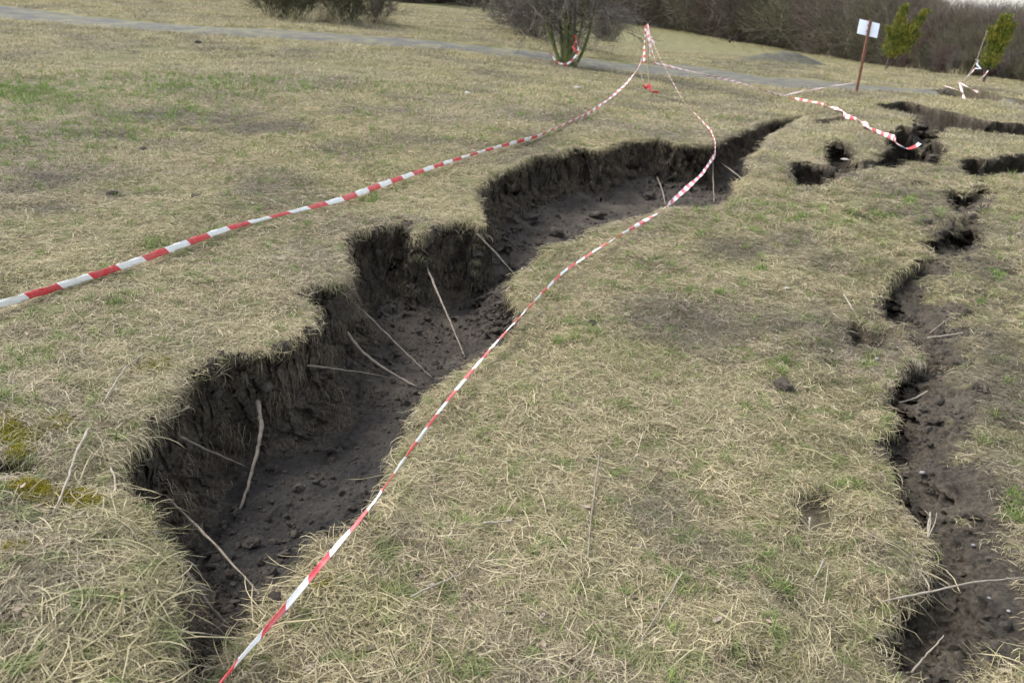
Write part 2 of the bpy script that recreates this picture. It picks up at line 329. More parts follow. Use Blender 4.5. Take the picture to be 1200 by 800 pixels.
def simple(name, stops, scale, rough=.85, spec=.2, bump=None, detail=5):
    m, t, b = mat(name, rough, spec); n = N(t)
    n.l(n.ramp(n.noise(scale, detail, .65), stops), b.inputs['Base Color'])
    if bump: n.bump(n.noise(bump[0], 5, .75, 3), b, bump[1], bump[2])
    return m
ROAD, t, b = mat('gravel', .95, .15); n = N(t)
c = n.mix(n.ramp(n.noise(35, 5, .8), [(.35, 0), (.65, 1)]), (.042, .042, .041), (.110, .106, .100))
c = n.mix(n.ramp(n.noise(1.6, 6, .75, 3), [(.44, 0), (.60, .9)]), c, (.15, .14, .085))
n.l(c, b.inputs['Base Color']); n.bump(n.noise(50, 4, .8), b, .6, .02)
def blade_mat(name, kind):
    m, t, b = mat(name, .75, .25); n = N(t)
    rnd = n.attr('rnd'); obr = n.n('ShaderNodeObjectInfo').outputs['Random']
    if kind == 'dry':
        c = n.ramp(rnd, [(0, (.13, .105, .065)), (.25, (.22, .18, .098)), (.6, (.385, .325, .175)), (.85, (.48, .415, .24)), (1, (.56, .50, .34))])
        c = n.mix(n.ramp(n.noise(1.3, 6, .65), [(.46, 0), (.70, .7)]), c, n.ramp(rnd, [(0, (.09, .095, .03)), (.5, (.185, .19, .07)), (1, (.31, .29, .13))]))
        c = n.mix(n.ramp(n.noise(.35, 3, .6, 9), [(.42, 0), (.62, .75)]), c, n.ramp(rnd, [(0, (.11, .085, .06)), (.5, (.25, .205, .15)), (1, (.42, .36, .28))]))
        g = n.math('GREATER_THAN', n.noise(9, 2, .5, 33), .60)
        c = n.mix(n.math('MULTIPLY', g, .6), c, (.12, .17, .04))
        c = n.mix(n.math('GREATER_THAN', obr, .93), c, (.15, .155, .05))
    elif kind == 'green':
        c = n.ramp(rnd, [(0, (.055, .10, .018)), (.5, (.11, .19, .035)), (.85, (.19, .26, .06)), (1, (.33, .31, .13))])
    elif kind == 'moss':
        c = n.ramp(rnd, [(0, (.12, .10, .008)), (.5, (.24, .20, .012)), (1, (.33, .29, .03))])
    elif kind == 'root':
        c = n.ramp(rnd, [(0, (.05, .038, .026)), (.5, (.12, .092, .06)), (.9, (.23, .18, .12)), (1, (.36, .30, .21))])
    elif kind == 'leaf':
        c = n.ramp(rnd, [(0, (.09, .06, .04)), (.5, (.17, .135, .10)), (.8, (.25, .21, .18)), (1, (.24, .18, .12))])
    if kind == 'dry':
        ti = n.n('ShaderNodeAttribute', attribute_type='INSTANCER'); ti.attribute_name = 'tone'; tf = ti.outputs['Fac']
        c = n.mix(n.ramp(tf, [(0, .82), (.45, 0)]), c, n.ramp(rnd, [(0, (.05, .042, .032)), (.5, (.12, .10, .075)), (1, (.24, .21, .16))]))
        c = n.mix(n.ramp(tf, [(.55, 0), (1, .75)]), c, n.ramp(rnd, [(0, (.20, .165, .09)), (.5, (.38, .325, .19)), (1, (.52, .46, .30))]))
    n.l(c, b.inputs['Base Color'])
    if kind in ('green', 'dry', 'moss'):
        b.inputs['Roughness'].default_value = .7
        tr = n.n('ShaderNodeBsdfTranslucent'); n.l(c, tr.inputs[0]); mx = n.n('ShaderNodeMixShader'); mx.inputs[0].default_value = .22
        out = [x for x in t.nodes if x.type == 'OUTPUT_MATERIAL'][0]
        n.l(b.outputs[0], mx.inputs[1]); n.l(tr.outputs[0], mx.inputs[2]); n.l(mx.outputs[0], out.inputs[0])
    return m
M_DRY, M_GREEN, M_MOSS, M_ROOT, M_LEAF = [blade_mat(k+'_blades', k) for k in ('dry', 'green', 'moss', 'root', 'leaf')]
BARK = simple('twig_bark', [(.3, (.06, .052, .042)), (.7, (.18, .155, .125))], 6)
BARK_OLIVE = simple('olive_twig_bark', [(.3, (.055, .052, .030)), (.7, (.14, .13, .075))], 5)
BARK_RED = simple('reddish_twig_bark', [(.3, (.065, .045, .040)), (.7, (.15, .105, .09))], 5)
BARK_PALE = simple('pale_stick', [(.3, (.17, .145, .11)), (.7, (.31, .27, .21))], 20, bump=(120, .5, .003))
MOSSY = simple('mossy_bark', [(.3, (.05, .062, .018)), (.55, (.09, .105, .022)), (.75, (.085, .07, .05))], 7, bump=(50, .7, .01))
STICK = simple('weathered_stick', [(.3, (.10, .083, .062)), (.7, (.235, .20, .155))], 25, bump=(150, .6, .002))
RUST = simple('rusted_steel', [(.3, (.06, .028, .018)), (.55, (.12, .05, .028)), (.75, (.17, .075, .04))], 12, .8, .3, (60, .3, .003))
PANELM = simple('grey_white_panel', [(.3, (.62, .66, .72)), (.7, (.74, .77, .82))], 4, .5, .4)
WOODM = simple('weathered_wood', [(.3, (.20, .17, .11)), (.7, (.33, .28, .18))], 15, bump=(90, .4, .003))
DARKWOOD = simple('dark_wood', [(.3, (.035, .026, .02)), (.7, (.085, .065, .05))], 8, bump=(60, .5, .005))
STONEM = simple('pale_stone', [(.3, (.25, .24, .22)), (.7, (.42, .41, .38))], 20, .8, .3, (80, .4, .003))
STONED = simple('grey_stone', [(.3, (.13, .125, .12)), (.7, (.26, .25, .24))], 20, .8, .3, (80, .5, .004))
CLODM = simple('earth_clod', [(.3, (.034, .029, .024)), (.7, (.082, .070, .056))], 14, .95, .1, (60, .9, .01))
THUJA, t, b = mat('thuja_foliage', .7, .25); n = N(t)
n.l(n.mix(n.ramp(n.noise(2.5, 3, .6), [(.40, 0), (.62, 1)]), n.ramp(n.attr('rnd'), [(0, (.022, .040, .008)), (.6, (.06, .09, .010)), (1, (.14, .16, .018))]), n.ramp(n.attr('rnd'), [(0, (.07, .08, .01)), (.6, (.18, .17, .02)), (1, (.30, .25, .035))])), b.inputs['Base Color'])
TAPE, t, b = mat('barrier_tape', .38, .5); n = N(t)
s_, v_ = n.attr('along'), n.attr('across')
e = n.math('LESS_THAN', n.math('FRACT', n.math('ADD', s_, n.math('MULTIPLY', v_, .05))), .5)
dirtm = n.ramp(n.noise(25, 4, .7), [(.4, 0), (.75, .35)])
c = n.mix(e, (.80, .79, .77), (.60, .045, .055)); c = n.mix(dirtm, c, (.42, .38, .32)); n.l(c, b.inputs['Base Color'])
TAPE2, t, b = mat('faded_barrier_tape', .5, .4); n = N(t)
e = n.math('LESS_THAN', n.math('FRACT', n.math('ADD', n.attr('along'), n.math('MULTIPLY', n.attr('across'), .22))), .45)
c = n.mix(e, (.72, .68, .66), (.58, .20, .18)); n.l(n.mix(n.ramp(n.noise(8, 3), [(.4, 0), (.7, .4)]), c, (.5, .42, .34)), b.inputs['Base Color'])
REDT, t, b = mat('red_tape', .4, .5); b.inputs['Base Color'].default_value = (.62, .05, .05, 1)
FILM, t, b = mat('white_plastic', .4, .5); b.inputs['Base Color'].default_value = (.75, .75, .76, 1)

# ------------------------------------------------------------------ mesh helpers
def mesh(name, V, F, m, parent=None, attrs=None, smooth=False, link=True):
    me = bpy.data.meshes.new(name); V = np.asarray(V, np.float32)
    me.vertices.add(len(V)); me.vertices.foreach_set('co', V.ravel())
    if isinstance(F, np.ndarray): nf, k = F.shape; flat = F.ravel(); tot = np.full(nf, k, np.int32)
    else: tot = np.array([len(f) for f in F], np.int32); flat = np.array([i for f in F for i in f]); nf = len(F)
    if nf: me.loops.add(len(flat)); me.loops.foreach_set('vertex_index', flat.astype(np.int32))
    if nf: me.polygons.add(nf); me.polygons.foreach_set('loop_start', np.r_[0, np.cumsum(tot)[:-1]].astype(np.int32))
    me.update(calc_edges=True)
    if nf: me.polygons.foreach_set('use_smooth', np.full(nf, smooth))
    for k, (a, ty) in (attrs or {}).items():
        at_ = me.attributes.new(k, ty, 'POINT'); at_.data.foreach_set('vector' if ty == 'FLOAT_VECTOR' else 'value', np.asarray(a, np.float32 if ty != 'INT' else np.int32).ravel())
    if m: me.materials.append(m)
    o = bpy.data.objects.new(name, me)
    if link: COL.objects.link(o)
    if parent: o.parent = parent
    return o
def tag(o, label=None, cat=None, group=None, kind=None):
    if label: o['label'] = label
    if cat: o['category'] = cat
    if group: o['group'] = group
    if kind: o['kind'] = kind
    return o
def empty(name, loc):
    o = bpy.data.objects.new(name, None); o.location = loc; COL.objects.link(o); o.empty_display_size = .1; return o
def frames(P):
    T = np.gradient(P, axis=0); T /= np.linalg.norm(T, axis=1)[:, None]+1e-9
    ref = np.where(np.abs(T[:, 2:3]) > .93, np.array([[1., 0, 0]]), np.array([[0, 0, 1.]]))
    A = np.cross(T, ref); A /= np.linalg.norm(A, axis=1)[:, None]+1e-9
    return T, A, np.cross(A, T)
def tubes(lines, k=4):
    """lines: list of (points, radii) -> V, F"""
    Vs, Fs, o = [], [], 0
    th = np.arange(k)*2*np.pi/k; c, s = np.cos(th), np.sin(th)
    for P, r in lines:
        P = np.asarray(P, float); n = len(P); r = np.broadcast_to(np.asarray(r, float), (n,))
        T, A, B = frames(P)
        V = P[:, None]+(A[:, None]*c[None, :, None]+B[:, None]*s[None, :, None])*r[:, None, None]
        Vs.append(V.reshape(-1, 3))
        i = np.arange(n-1)[:, None]*k+np.arange(k)[None]; j = np.arange(n-1)[:, None]*k+(np.arange(k)[None]+1) % k
        Fs.append(np.stack([i, j, j+k, i+k], -1).reshape(-1, 4)+o)
        Vs.append(P[[0, -1]]); cap = o+n*k
        Fs.append(np.array([[cap, o+(a+1) % k, o+a, cap] if False else [cap, o+(2*a+2) % k, o+(2*a+1) % k, o+2*a % k] for a in range(k//2)]+[[cap+1, o+(n-1)*k+2*a % k, o+(n-1)*k+(2*a+1) % k, o+(n-1)*k+(2*a+2) % k] for a in range(k//2)]))
        o += n*k+2
    return np.concatenate(Vs), np.concatenate(Fs)
def smooth_line(P, n):
    P = np.asarray(P, float); q = resamp(P, n)
    for _ in range(max(2, n//len(P)//2)):
        q[1:-1] = (q[:-2]+2*q[1:-1]+q[2:])/4
    return q
def ribbon(name, P, width, twist, stripe, m, parent=None, curl=.18, phase=0, n=None):
    """striped tape: a thin folded band of real thickness along P"""
    P = np.asarray(P, float); n = len(P)
    T, A, B = frames(P); A *= 1; L = np.r_[0, np.cumsum(np.linalg.norm(np.diff(P, axis=0), axis=1))]
    w_ = np.broadcast_to(np.asarray(width, float), (n,)); a = np.broadcast_to(np.asarray(twist, float), (n,))
    k = 7; vs = []; al = []; ac = []
    q = np.linspace(-1, 1, k)
    for side in (1, -1):
        for j in (range(k) if side == 1 else range(k-1, -1, -1)):
            off = q[j]*.5; bend = (q[j]**2-.4)*curl
            X = A*np.cos(a)[:, None]+B*np.sin(a)[:, None]; Y = -A*np.sin(a)[:, None]+B*np.cos(a)[:, None]
            cr = .08*np.sin(L*37+j*2.1)+.05*np.sin(L*91+j)
            vs.append(P+X*(w_*off)[:, None]+Y*((bend+cr*abs(q[j]))*w_+side*.0007)[:, None]); al.append(L/stripe+phase); ac.append(np.full(n, q[j]))
    V = np.stack(vs, 1).reshape(-1, 3); al = np.stack(al, 1).ravel(); ac = np.stack(ac, 1).ravel(); K = 2*k
    i = np.arange(n-1)[:, None]*K+np.arange(K)[None]; j = np.arange(n-1)[:, None]*K+(np.arange(K)[None]+1) % K
    F = np.stack([i, j, j+K, i+K], -1).reshape(-1, 4)
    return mesh(name, V, F, m, parent, {'along': (al, 'FLOAT'), 'across': (ac, 'FLOAT')}, smooth=True)

# ------------------------------------------------------------------ ground sheet
def build_ground():
    fine = np.linspace(R(-46), R(46), 1150); coarse = np.linspace(R(46), R(314), 46)[1:-1]
    th = np.r_[fine, coarse]; nt_ = len(th)
    rr = np.r_[np.geomspace(.02, .95, 60)[:-1], np.geomspace(.95, 27, 1720)[:-1], np.geomspace(27, 60, 130)[:-1], np.geomspace(60, 900, 40)]
    nr = len(rr)
    X = rr[:, None]*np.sin(th)[None]; Y = rr[:, None]*np.cos(th)[None]
    z, soil, floor, dirt, green, moss, road, mound = surface(X, Y)
    P = np.stack([X, Y, z], -1)
    # earth walls get clods, flutes and overhangs: push the steep soil along its normal
    gu = np.gradient(P, axis=0); gv = np.gradient(P, axis=1); nn = np.cross(gv, gu); nn /= np.linalg.norm(nn, axis=2)[..., None]+1e-12
    nn *= np.sign(nn[..., 2:3]+1e-9)
    m = (soil > .05) & (rr[:, None] < 30)
    x, y, zz = X[m], Y[m], z[m]
    steep = sm((.93-nn[..., 2][m])/.3)
    d = .085*fbm(x*5, y*5, zz*3.5, s=91, o=3)+.045*fbm(x*15, y*15, zz*11, s=94, o=3)+.016*np.abs(fbm(x*45, y*45, zz*25, s=97, o=2))
    d2 = .012*fbm(x*14, y*14, zz*14, s=101, o=4)+.008*fbm(x*50, y*50, s=103, o=2)
    P[m] += nn[m]*((steep*d+(1-steep)*d2)*soil[m])[:, None]
    # the soil recedes under the turf mat
    m = (soil > .6) & (rr[:, None] < 40); hn = nn[..., :2][m]; hl = np.linalg.norm(hn, axis=1); hn = hn/(hl[:, None]+1e-6)
    dep = hbase(X[m], Y[m])-P[..., 2][m]; st_ = sm((hl-.55)/.35)
    und = (.12-.05*(X[m] < 1)*(Y[m] < 6)+.06*fbm(X[m]*4, Y[m]*4, s=121, o=2))*sm((dep-.05)/.10)*st_
    P[m, 0] -= hn[:, 0]*und; P[m, 1] -= hn[:, 1]*und
    # turf relief
    g = (soil <= .05) & (rr[:, None] < 9)
    P[g, 2] += .006*fbm(X[g]*30, Y[g]*30, s=111, o=2)
    # sink under the road
    P[..., 2] -= road*.03*(1-soil)
    i = (np.arange(nr-1)[:, None]*nt_+np.arange(nt_)[None]); j = (np.arange(nr-1)[:, None]*nt_+(np.arange(nt_)[None]+1) % nt_)
    F = np.stack([i, i+nt_, j+nt_, j], -1).reshape(-1, 4)
    o = mesh('ground', P.reshape(-1, 3), F, GM, attrs={k: (a.ravel(), 'FLOAT') for k, a in dict(soil=soil, floor=floor, dirt=dirt, green=green, moss=moss, mound=mound, deep=sm((hbase(X, Y)-z-.06)/.2)*sm((np.hypot(X, Y)-7)/3), near_dark=.85*sm((4.6-np.hypot(X, Y))/1.6)).items()}, smooth=True)
    tag(o, 'cracked sloping meadow of matted dry grass torn open by a deep earth fissure', 'ground', kind='structure')
    return P, rr, th
GP, GR, GT = build_ground()
def build_path():
    n = 11; C = np.stack([PN+(PF-PN)*t for t in np.linspace(0, 1, n)], 1)
    C[:, 0] += .22*fbm(PN[:, :1]*1.8, PN[:, 1:]*1.8, s=5); C[:, -1] += .28*fbm(PF[:, :1]*1.8, PF[:, 1:]*1.8, s=6)
    z = surface(C[..., 0], C[..., 1], False)
    prof = np.array([-.05, .004, .02, .03, .035, .035, .035, .03, .02, .004, -.05])
    zz = z+prof[None]
    V = np.concatenate([C, zz[..., None]], -1).reshape(-1, 3)
    i = np.arange(len(PN)-1)[:, None]*n+np.arange(n-1)[None]
    F = np.stack([i, i+1, i+n+1, i+n], -1).reshape(-1, 4)
    tag(mesh('path', V, F, ROAD, smooth=True), 'narrow blue-grey gravel track crossing the meadow beyond the fissure', 'path', kind='structure')
build_path()

# ------------------------------------------------------------------ grass
def tuft(nb, rad, ln, wd, inc, bend, nseg=3, seed=0, hang=False, rise=.0):
    g = np.random.default_rng(seed); V, F, rn = [], [], []
    for k in range(nb):
        a = g.uniform(0, 2*np.pi); rr_ = rad*math.sqrt(g.random()); p = np.array([math.cos(a)*rr_, math.sin(a)*rr_, g.uniform(-.004, rise)])
        az = g.uniform(0, 2*np.pi); el = g.uniform(*inc); L = g.uniform(*ln); W = g.uniform(*wd)
        if hang: az = g.normal(0, .8); p[0] = g.uniform(-.05, .0)
        turn = g.normal(0, .35); q = [p.copy()]; e = el
        for s in range(nseg):
            d = np.array([math.cos(az)*math.cos(e), math.sin(az)*math.cos(e), math.sin(e)]); q.append(q[-1]+d*L/nseg)
            e += (-bend*g.uniform(.5, 1.4)) if not hang else -g.uniform(.35, .8); az += turn
        q = np.array(q)
        if not hang: q[:, 2] = np.where(q[:, 2] < -.002, g.uniform(-.002, .006), q[:, 2])
        o = len(V); side = np.array([-math.sin(az), math.cos(az), g.normal(0, .35)]); r_ = g.random()
        for s, pt in enumerate(q[:-1]):
            w_ = W*(1-.25*s/nseg)*.5; V += [pt-side*w_, pt+side*w_]; rn += [r_, r_]
        V.append(q[-1]); rn.append(r_)
        for s in range(nseg-1): F.append((o+2*s, o+2*s+1, o+2*s+3, o+2*s+2))
        F.append((o+2*nseg-2, o+2*nseg-1, o+2*nseg))
    return np.array(V), F, np.array(rn)
def pickcol(name, m, specs):
    c = bpy.data.collections.new(name)
    for i, sp in enumerate(specs):
        V, F, rn = tuft(seed=i*13+len(name), **sp)
        o = mesh('%s_tuft' % name, V, F, m, attrs={'rnd': (rn, 'FLOAT')}, link=False); c.objects.link(o)
    return c
def gn_group(coll):
    g = bpy.data.node_groups.new('scatter_'+coll.name, 'GeometryNodeTree')
    g.interface.new_socket('Geometry', in_out='INPUT', socket_type='NodeSocketGeometry'); g.interface.new_socket('Geometry', in_out='OUTPUT', socket_type='NodeSocketGeometry')
    i = g.nodes.new('NodeGroupInput'); o = g.nodes.new('NodeGroupOutput'); ip = g.nodes.new('GeometryNodeInstanceOnPoints'); ci = g.nodes.new('GeometryNodeCollectionInfo')
    ci.inputs[0].default_value = coll; ci.inputs['Separate Children'].default_value = True; ci.inputs['Reset Children'].default_value = True
    def na(nm, ty): x = g.nodes.new('GeometryNodeInputNamedAttribute'); x.data_type = ty; x.inputs[0].default_value = nm; return x.outputs[0]
    ip.inputs['Pick Instance'].default_value = True
    e = g.nodes.new('FunctionNodeEulerToRotation')
    L = g.links.new; L(i.outputs[0], ip.inputs['Points']); L(ci.outputs[0], ip.inputs['Instance']); L(na('idx', 'INT'), ip.inputs['Instance Index'])
    L(na('rot', 'FLOAT_VECTOR'), e.inputs[0]); L(e.outputs[0], ip.inputs['Rotation']); L(na('scl', 'FLOAT'), ip.inputs['Scale']); L(ip.outputs[0], o.inputs[0])
    return g
def eul(nx, ny, nz, yaw):
    """euler xyz of Rn(z->n) * Rz(yaw), vectorised"""
    nrm = np.stack([nx, ny, nz], -1); nrm /= np.linalg.norm(nrm, axis=1)[:, None]
    h = np.stack([np.cos(yaw), np.sin(yaw), np.zeros_like(yaw)], -1)
    xx = h-nrm*(h*nrm).sum(1)[:, None]; xx /= np.linalg.norm(xx, axis=1)[:, None]+1e-9
    yy = np.cross(nrm, xx)
    ry = -np.arcsin(np.clip(xx[:, 2], -1, 1)); rx = np.arctan2(yy[:, 2], nrm[:, 2]); rz_ = np.arctan2(xx[:, 1], xx[:, 0])
    return np.stack([rx, ry, rz_], -1)
def scatter(name, coll, P, rot, scl, label, cat, tone=None):
    idx = rng.integers(0, len(coll.objects), len(P))
    o = mesh(name, P, [], None, attrs={'rot': (rot, 'FLOAT_VECTOR'), 'scl': (scl, 'FLOAT'), 'idx': (idx, 'INT'), 'tone': (np.full(len(P), .5) if tone is None else tone, 'FLOAT')})
    md = o.modifiers.new('scatter', 'NODES'); md.node_group = gn_group(coll)
    return tag(o, label, cat, kind='stuff')
def ground_z(X, Y):
    """height of the built sheet by bilinear lookup (fine sector only)"""
    r = np.hypot(X, Y); th = np.arctan2(X, Y); fi = np.interp(r, GR, np.arange(len(GR))); fj = (th-R(-46))/(R(92)/1149)
    fj = np.clip(fj, 0, 1148.99); i = np.clip(fi.astype(int), 0, len(GR)-2); j = fj.astype(int); a, b = fi-i, fj-j
    Z = GP[..., 2]
    return (Z[i, j]*(1-b)+Z[i, j+1]*b)*(1-a)+(Z[i+1, j]*(1-b)+Z[i+1, j+1]*b)*a
def sample(n, r1, r2, p):
    """points in the view wedge, density ~ r**p"""
    u = rng.random(n); e = p+2
    r = (r1**e+u*(r2**e-r1**e))**(1/e) if abs(e) > 1e-6 else r1*(r2/r1)**u
    th = rng.uniform(R(-45), R(45), n); return r*np.sin(th), r*np.cos(th)
def onground(X, Y):
    e = .04; z = ground_z(X, Y)
    nx = -(ground_z(X+e, Y)-ground_z(X-e, Y))/(2*e); ny = -(ground_z(X, Y+e)-ground_z(X, Y-e))/(2*e)
    return z, nx, ny

C_DRY = pickcol('dry_mat', M_DRY, [dict(nb=40, rad=.08, ln=(.02, .085), wd=(.0012, .0030), inc=(-.1, .38), bend=.3, rise=.012)]*6)
C_LONG = pickcol('long_straw', M_DRY, [dict(nb=16, rad=.05, ln=(.09, .22), wd=(.0018, .0036), inc=(.05, .7), bend=.42, nseg=4, rise=.01)]*5)
C_GRN = pickcol('green_tuft', M_GREEN, [dict(nb=30, rad=.03, ln=(.03, .085), wd=(.0018, .0035), inc=(.5, 1.45), bend=.3)]*4)
C_MOSS = pickcol('moss_pad', M_MOSS, [dict(nb=60, rad=.035, ln=(.006, .016), wd=(.002, .004), inc=(.4, 1.5), bend=.1, nseg=2)]*3)
C_FAR = pickcol('far_turf', M_DRY, [dict(nb=46, rad=.16, ln=(.04, .11), wd=(.004, .008), inc=(.1, 1.0), bend=.3, nseg=2)]*5)
C_HANG = pickcol('hanging_turf', M_DRY, [dict(nb=26, rad=.06, ln=(.05, .13), wd=(.0013, .003), inc=(-.4, .5), bend=.4, nseg=4, hang=True)]*5)
C_ROOT = pickcol('root_fibre', M_ROOT, [dict(nb=18, rad=.05, ln=(.05, .20), wd=(.0008, .0022), inc=(-1.2, .1), bend=.4, nseg=5, hang=True)]*5)
C_LEAF = bpy.data.collections.new('leaf')
for i in range(4):
    g = np.random.default_rng(i); a = np.linspace(0, 2*np.pi, 9)[:-1]; rad_ = np.array([.022, .014, .012, .014, .018, .014, .012, .014])*g.uniform(.8, 1.2, 8)
    V = np.c_[np.cos(a)*rad_, np.sin(a)*rad_*.8, .0025*np.cos(a+i)+g.normal(0, .0012, 8)]; V = np.r_[V, [[0, 0, -.002]]]
    C_LEAF.objects.link(mesh('leaf_blade', V, [(8, k, (k+1) % 8) for k in range(8)], M_LEAF, attrs={'rnd': (np.full(9, g.random()), 'FLOAT')}, link=False))

def grow(name, coll, n, r1, r2, p, keep, scl, label, cat, tilt=.5, lift=0):
    X, Y = sample(n, r1, r2, p)
    z, soil, floor, dirt, green, moss, road, mound = surface(X, Y)
    k = rng.random(len(X)) < keep(X, Y, soil, dirt, green, moss, road, mound)
    X, Y = X[k], Y[k]; tone = .55+1.0*fbm(X*1.1, Y*1.1, s=301, o=5, g=.65)-.62*dirt[k]+rng.normal(0, .09, len(X)); tone = np.clip(tone, 0, 1)
    z, nx, ny = onground(X, Y); nx, ny = np.clip(nx*tilt, -1, 1), np.clip(ny*tilt, -1, 1)
    rot = eul(nx, ny, np.ones_like(nx), rng.uniform(-np.pi, np.pi, len(X)))
    return scatter(name, coll, np.c_[X, Y, z+lift], rot, scl(np.hypot(X, Y))*rng.uniform(.7, 1.3, len(X)), label, cat, tone)
clump = lambda X, Y, s=0: fbm(X*4.5, Y*4.5, s=201+s, o=3)
grow('dry_grass', C_DRY, 62000, .9, 13, -1.0, lambda X, Y, so, di, gr, mo, ro, mn: np.clip(1.0+1.1*clump(X, Y)+.2, .25, 1)*(so < .35)*(1-.6*di)*(1-.97*mo)*(1-ro), lambda r: .85+np.clip(r-2.5, 0, 9)*.07,
     'short matted straw-coloured dry grass covering the meadow', 'grass')
grow('long_dry_grass', C_LONG, 15000, .9, 12, -1.1, lambda X, Y, so, di, gr, mo, ro, mn: np.clip(.15+1.5*clump(X, Y, 5)+1.1*sm((3.0-np.hypot(X, Y))/1.2)*(X < -.2), .05, 1)*(so < .3)*(1-.7*di)*(1-.8*mo)*(1-ro), lambda r: .75+0*r,
     'long bleached straws lying loose over the short grass', 'grass')
C_THATCH = pickcol('straw_thatch', M_DRY, [dict(nb=12, rad=.06, ln=(.10, .26), wd=(.0026, .0048), inc=(-.02, .32), bend=.22, nseg=5, rise=.02)]*5)
grow('straw_thatch', C_THATCH, 5200, .9, 3.6, -1.0, lambda X, Y, so, di, gr, mo, ro, mn: np.clip(.10*(X > -.2)+.9*(X < -.2)*sm((3.2-np.hypot(X, Y))/1.2)+.15*clump(X, Y, 7), 0, 1)*(so < .3)*(1-.8*mo), lambda r: .8+0*r,
     'long bleached thatch of matted straw at the lower left bank', 'grass', lift=.006)
grow('green_grass', C_GRN, 60000, .9, 15, -.9, lambda X, Y, so, di, gr, mo, ro, mn: (so < .3)*np.clip(.018+gr**1.5*.8+.25*np.clip(clump(X, Y, 9)-.42, 0, 1), 0, 1)*(1-ro), lambda r: .7+np.clip(r-3, 0, 9)*.06,
     'fresh green grass tufts sprouting through the dry mat', 'grass')
grow('moss', C_MOSS, 60000, .9, 4.5, -.9, lambda X, Y, so, di, gr, mo, ro, mn: (so < .6)*np.clip(mo*1.3-.15, 0, 1), lambda r: .9+0*r, 'yellow-green moss cushions at the fissure edge', 'moss')
grow('distant_grass', C_FAR, 75000, 7, 62, -.75, lambda X, Y, so, di, gr, mo, ro, mn: np.clip(.75+1.2*clump(X*.3, Y*.3, 3), .15, 1)*(so < .25)*(1-.8*di)*(1-.9*mn)*(ro < .45+.55*fbm(X*1.7, Y*1.7, s=501, o=3)), lambda r: .7+np.clip(r-7, 0, 30)*.03,
     'thin faded grass on the far part of the meadow', 'grass', tilt=.3)
grow('leaf_litter', C_LEAF, 3200, 1.1, 9, -1.0, lambda X, Y, so, di, gr, mo, ro, mn: .45*(so < .3)*(clump(X, Y, 12) > -.1), lambda r: .75+0*r, 'dead grey-brown leaves scattered in the grass', 'leaves', lift=.016)

# overhanging turf on the lips and fibres on the earth walls
def lip_points(L, step, jit, flip):
    d = np.linalg.norm(np.diff(L, axis=0), axis=1).sum(); n = int(d/step); P = resamp(L, max(n, 4)); T = np.gradient(P, axis=0); T /= np.linalg.norm(T, axis=1)[:, None]+1e-9
    Nn = np.stack([T[:, 1], -T[:, 0]], -1)*flip; P = P+Nn*rng.normal(0, jit, (len(P), 1)); return P, Nn
allP, allN, fibP, fibN = [], [], [], []
def add_lip(L, flip, inner, step=.012, off=.0, wall=.2, dens=2.6):
    P, Nn = lip_points(L, step, .012, flip); 
    if P[:, 1].max() > 9: step *= 1
    allP.append(P-Nn*off); allN.append(Nn)
    if wall:
        n = int(len(P)*dens); q = rng.integers(0, len(P), n); t = rng.random(n)**1.3*wall
        fibP.append(P[q]+Nn[q]*t[:, None]); fibN.append(Nn[q])
add_lip(WL[1:], 1, None, .009, .012, .15, .9)
add_lip(WR[1:], -1, None, .012, .01, .05, .6)
for P_ in PITS:
    fy = P_.L[:, 1].mean()
    add_lip(P_.L, 1, None, .02 if fy < 5 else .05 if fy < 9 else .16, .01 if fy < 5 else .05, .05 if fy < 5 else 0, .6)
def fix_dir(P, Nn):
    """make normals point downhill"""
    a = surface(P[:, 0]+Nn[:, 0]*.08, P[:, 1]+Nn[:, 1]*.08, False); b = surface(P[:, 0]-Nn[:, 0]*.08, P[:, 1]-Nn[:, 1]*.08, False)
    return np.where((a > b)[:, None], -Nn, Nn)
AP, AN = np.concatenate(allP), np.concatenate(allN); _k = (AP[:, 1] > 2.0) | (rng.random(len(AP)) < .35); AP, AN = AP[_k], AN[_k]; AN = fix_dir(AP, AN)
yaw = np.arctan2(AN[:, 1], AN[:, 0])+rng.normal(0, .35, len(AP))
z = surface(AP[:, 0]-AN[:, 0]*.03, AP[:, 1]-AN[:, 1]*.03, False)
scatter('overhanging_grass', C_HANG, np.c_[AP-AN*.012, z+.012], eul(0*z, 0*z, 1+0*z, yaw), rng.uniform(.5, 1.15, len(z))*(1+np.clip(AP[:, 1]-5, 0, 9)*.02), 'dry turf fringe overhanging the broken edges of the fissures', 'grass', rng.uniform(.35, .8, len(z)))
FP, FN = np.concatenate(fibP), np.concatenate(fibN); yaw = np.arctan2(FN[:, 1], FN[:, 0])+rng.normal(0, .5, len(FP))
z = ground_z(FP[:, 0], FP[:, 1]); scatter('root_fibres', C_ROOT, np.c_[FP+FN*.02, z+.02], eul(0*z, 0*z, 1+0*z, yaw), rng.uniform(.4, 1.1, len(z)), 'fine brown roots hanging out of the exposed earth wall', 'roots')
print('ground+grass done')

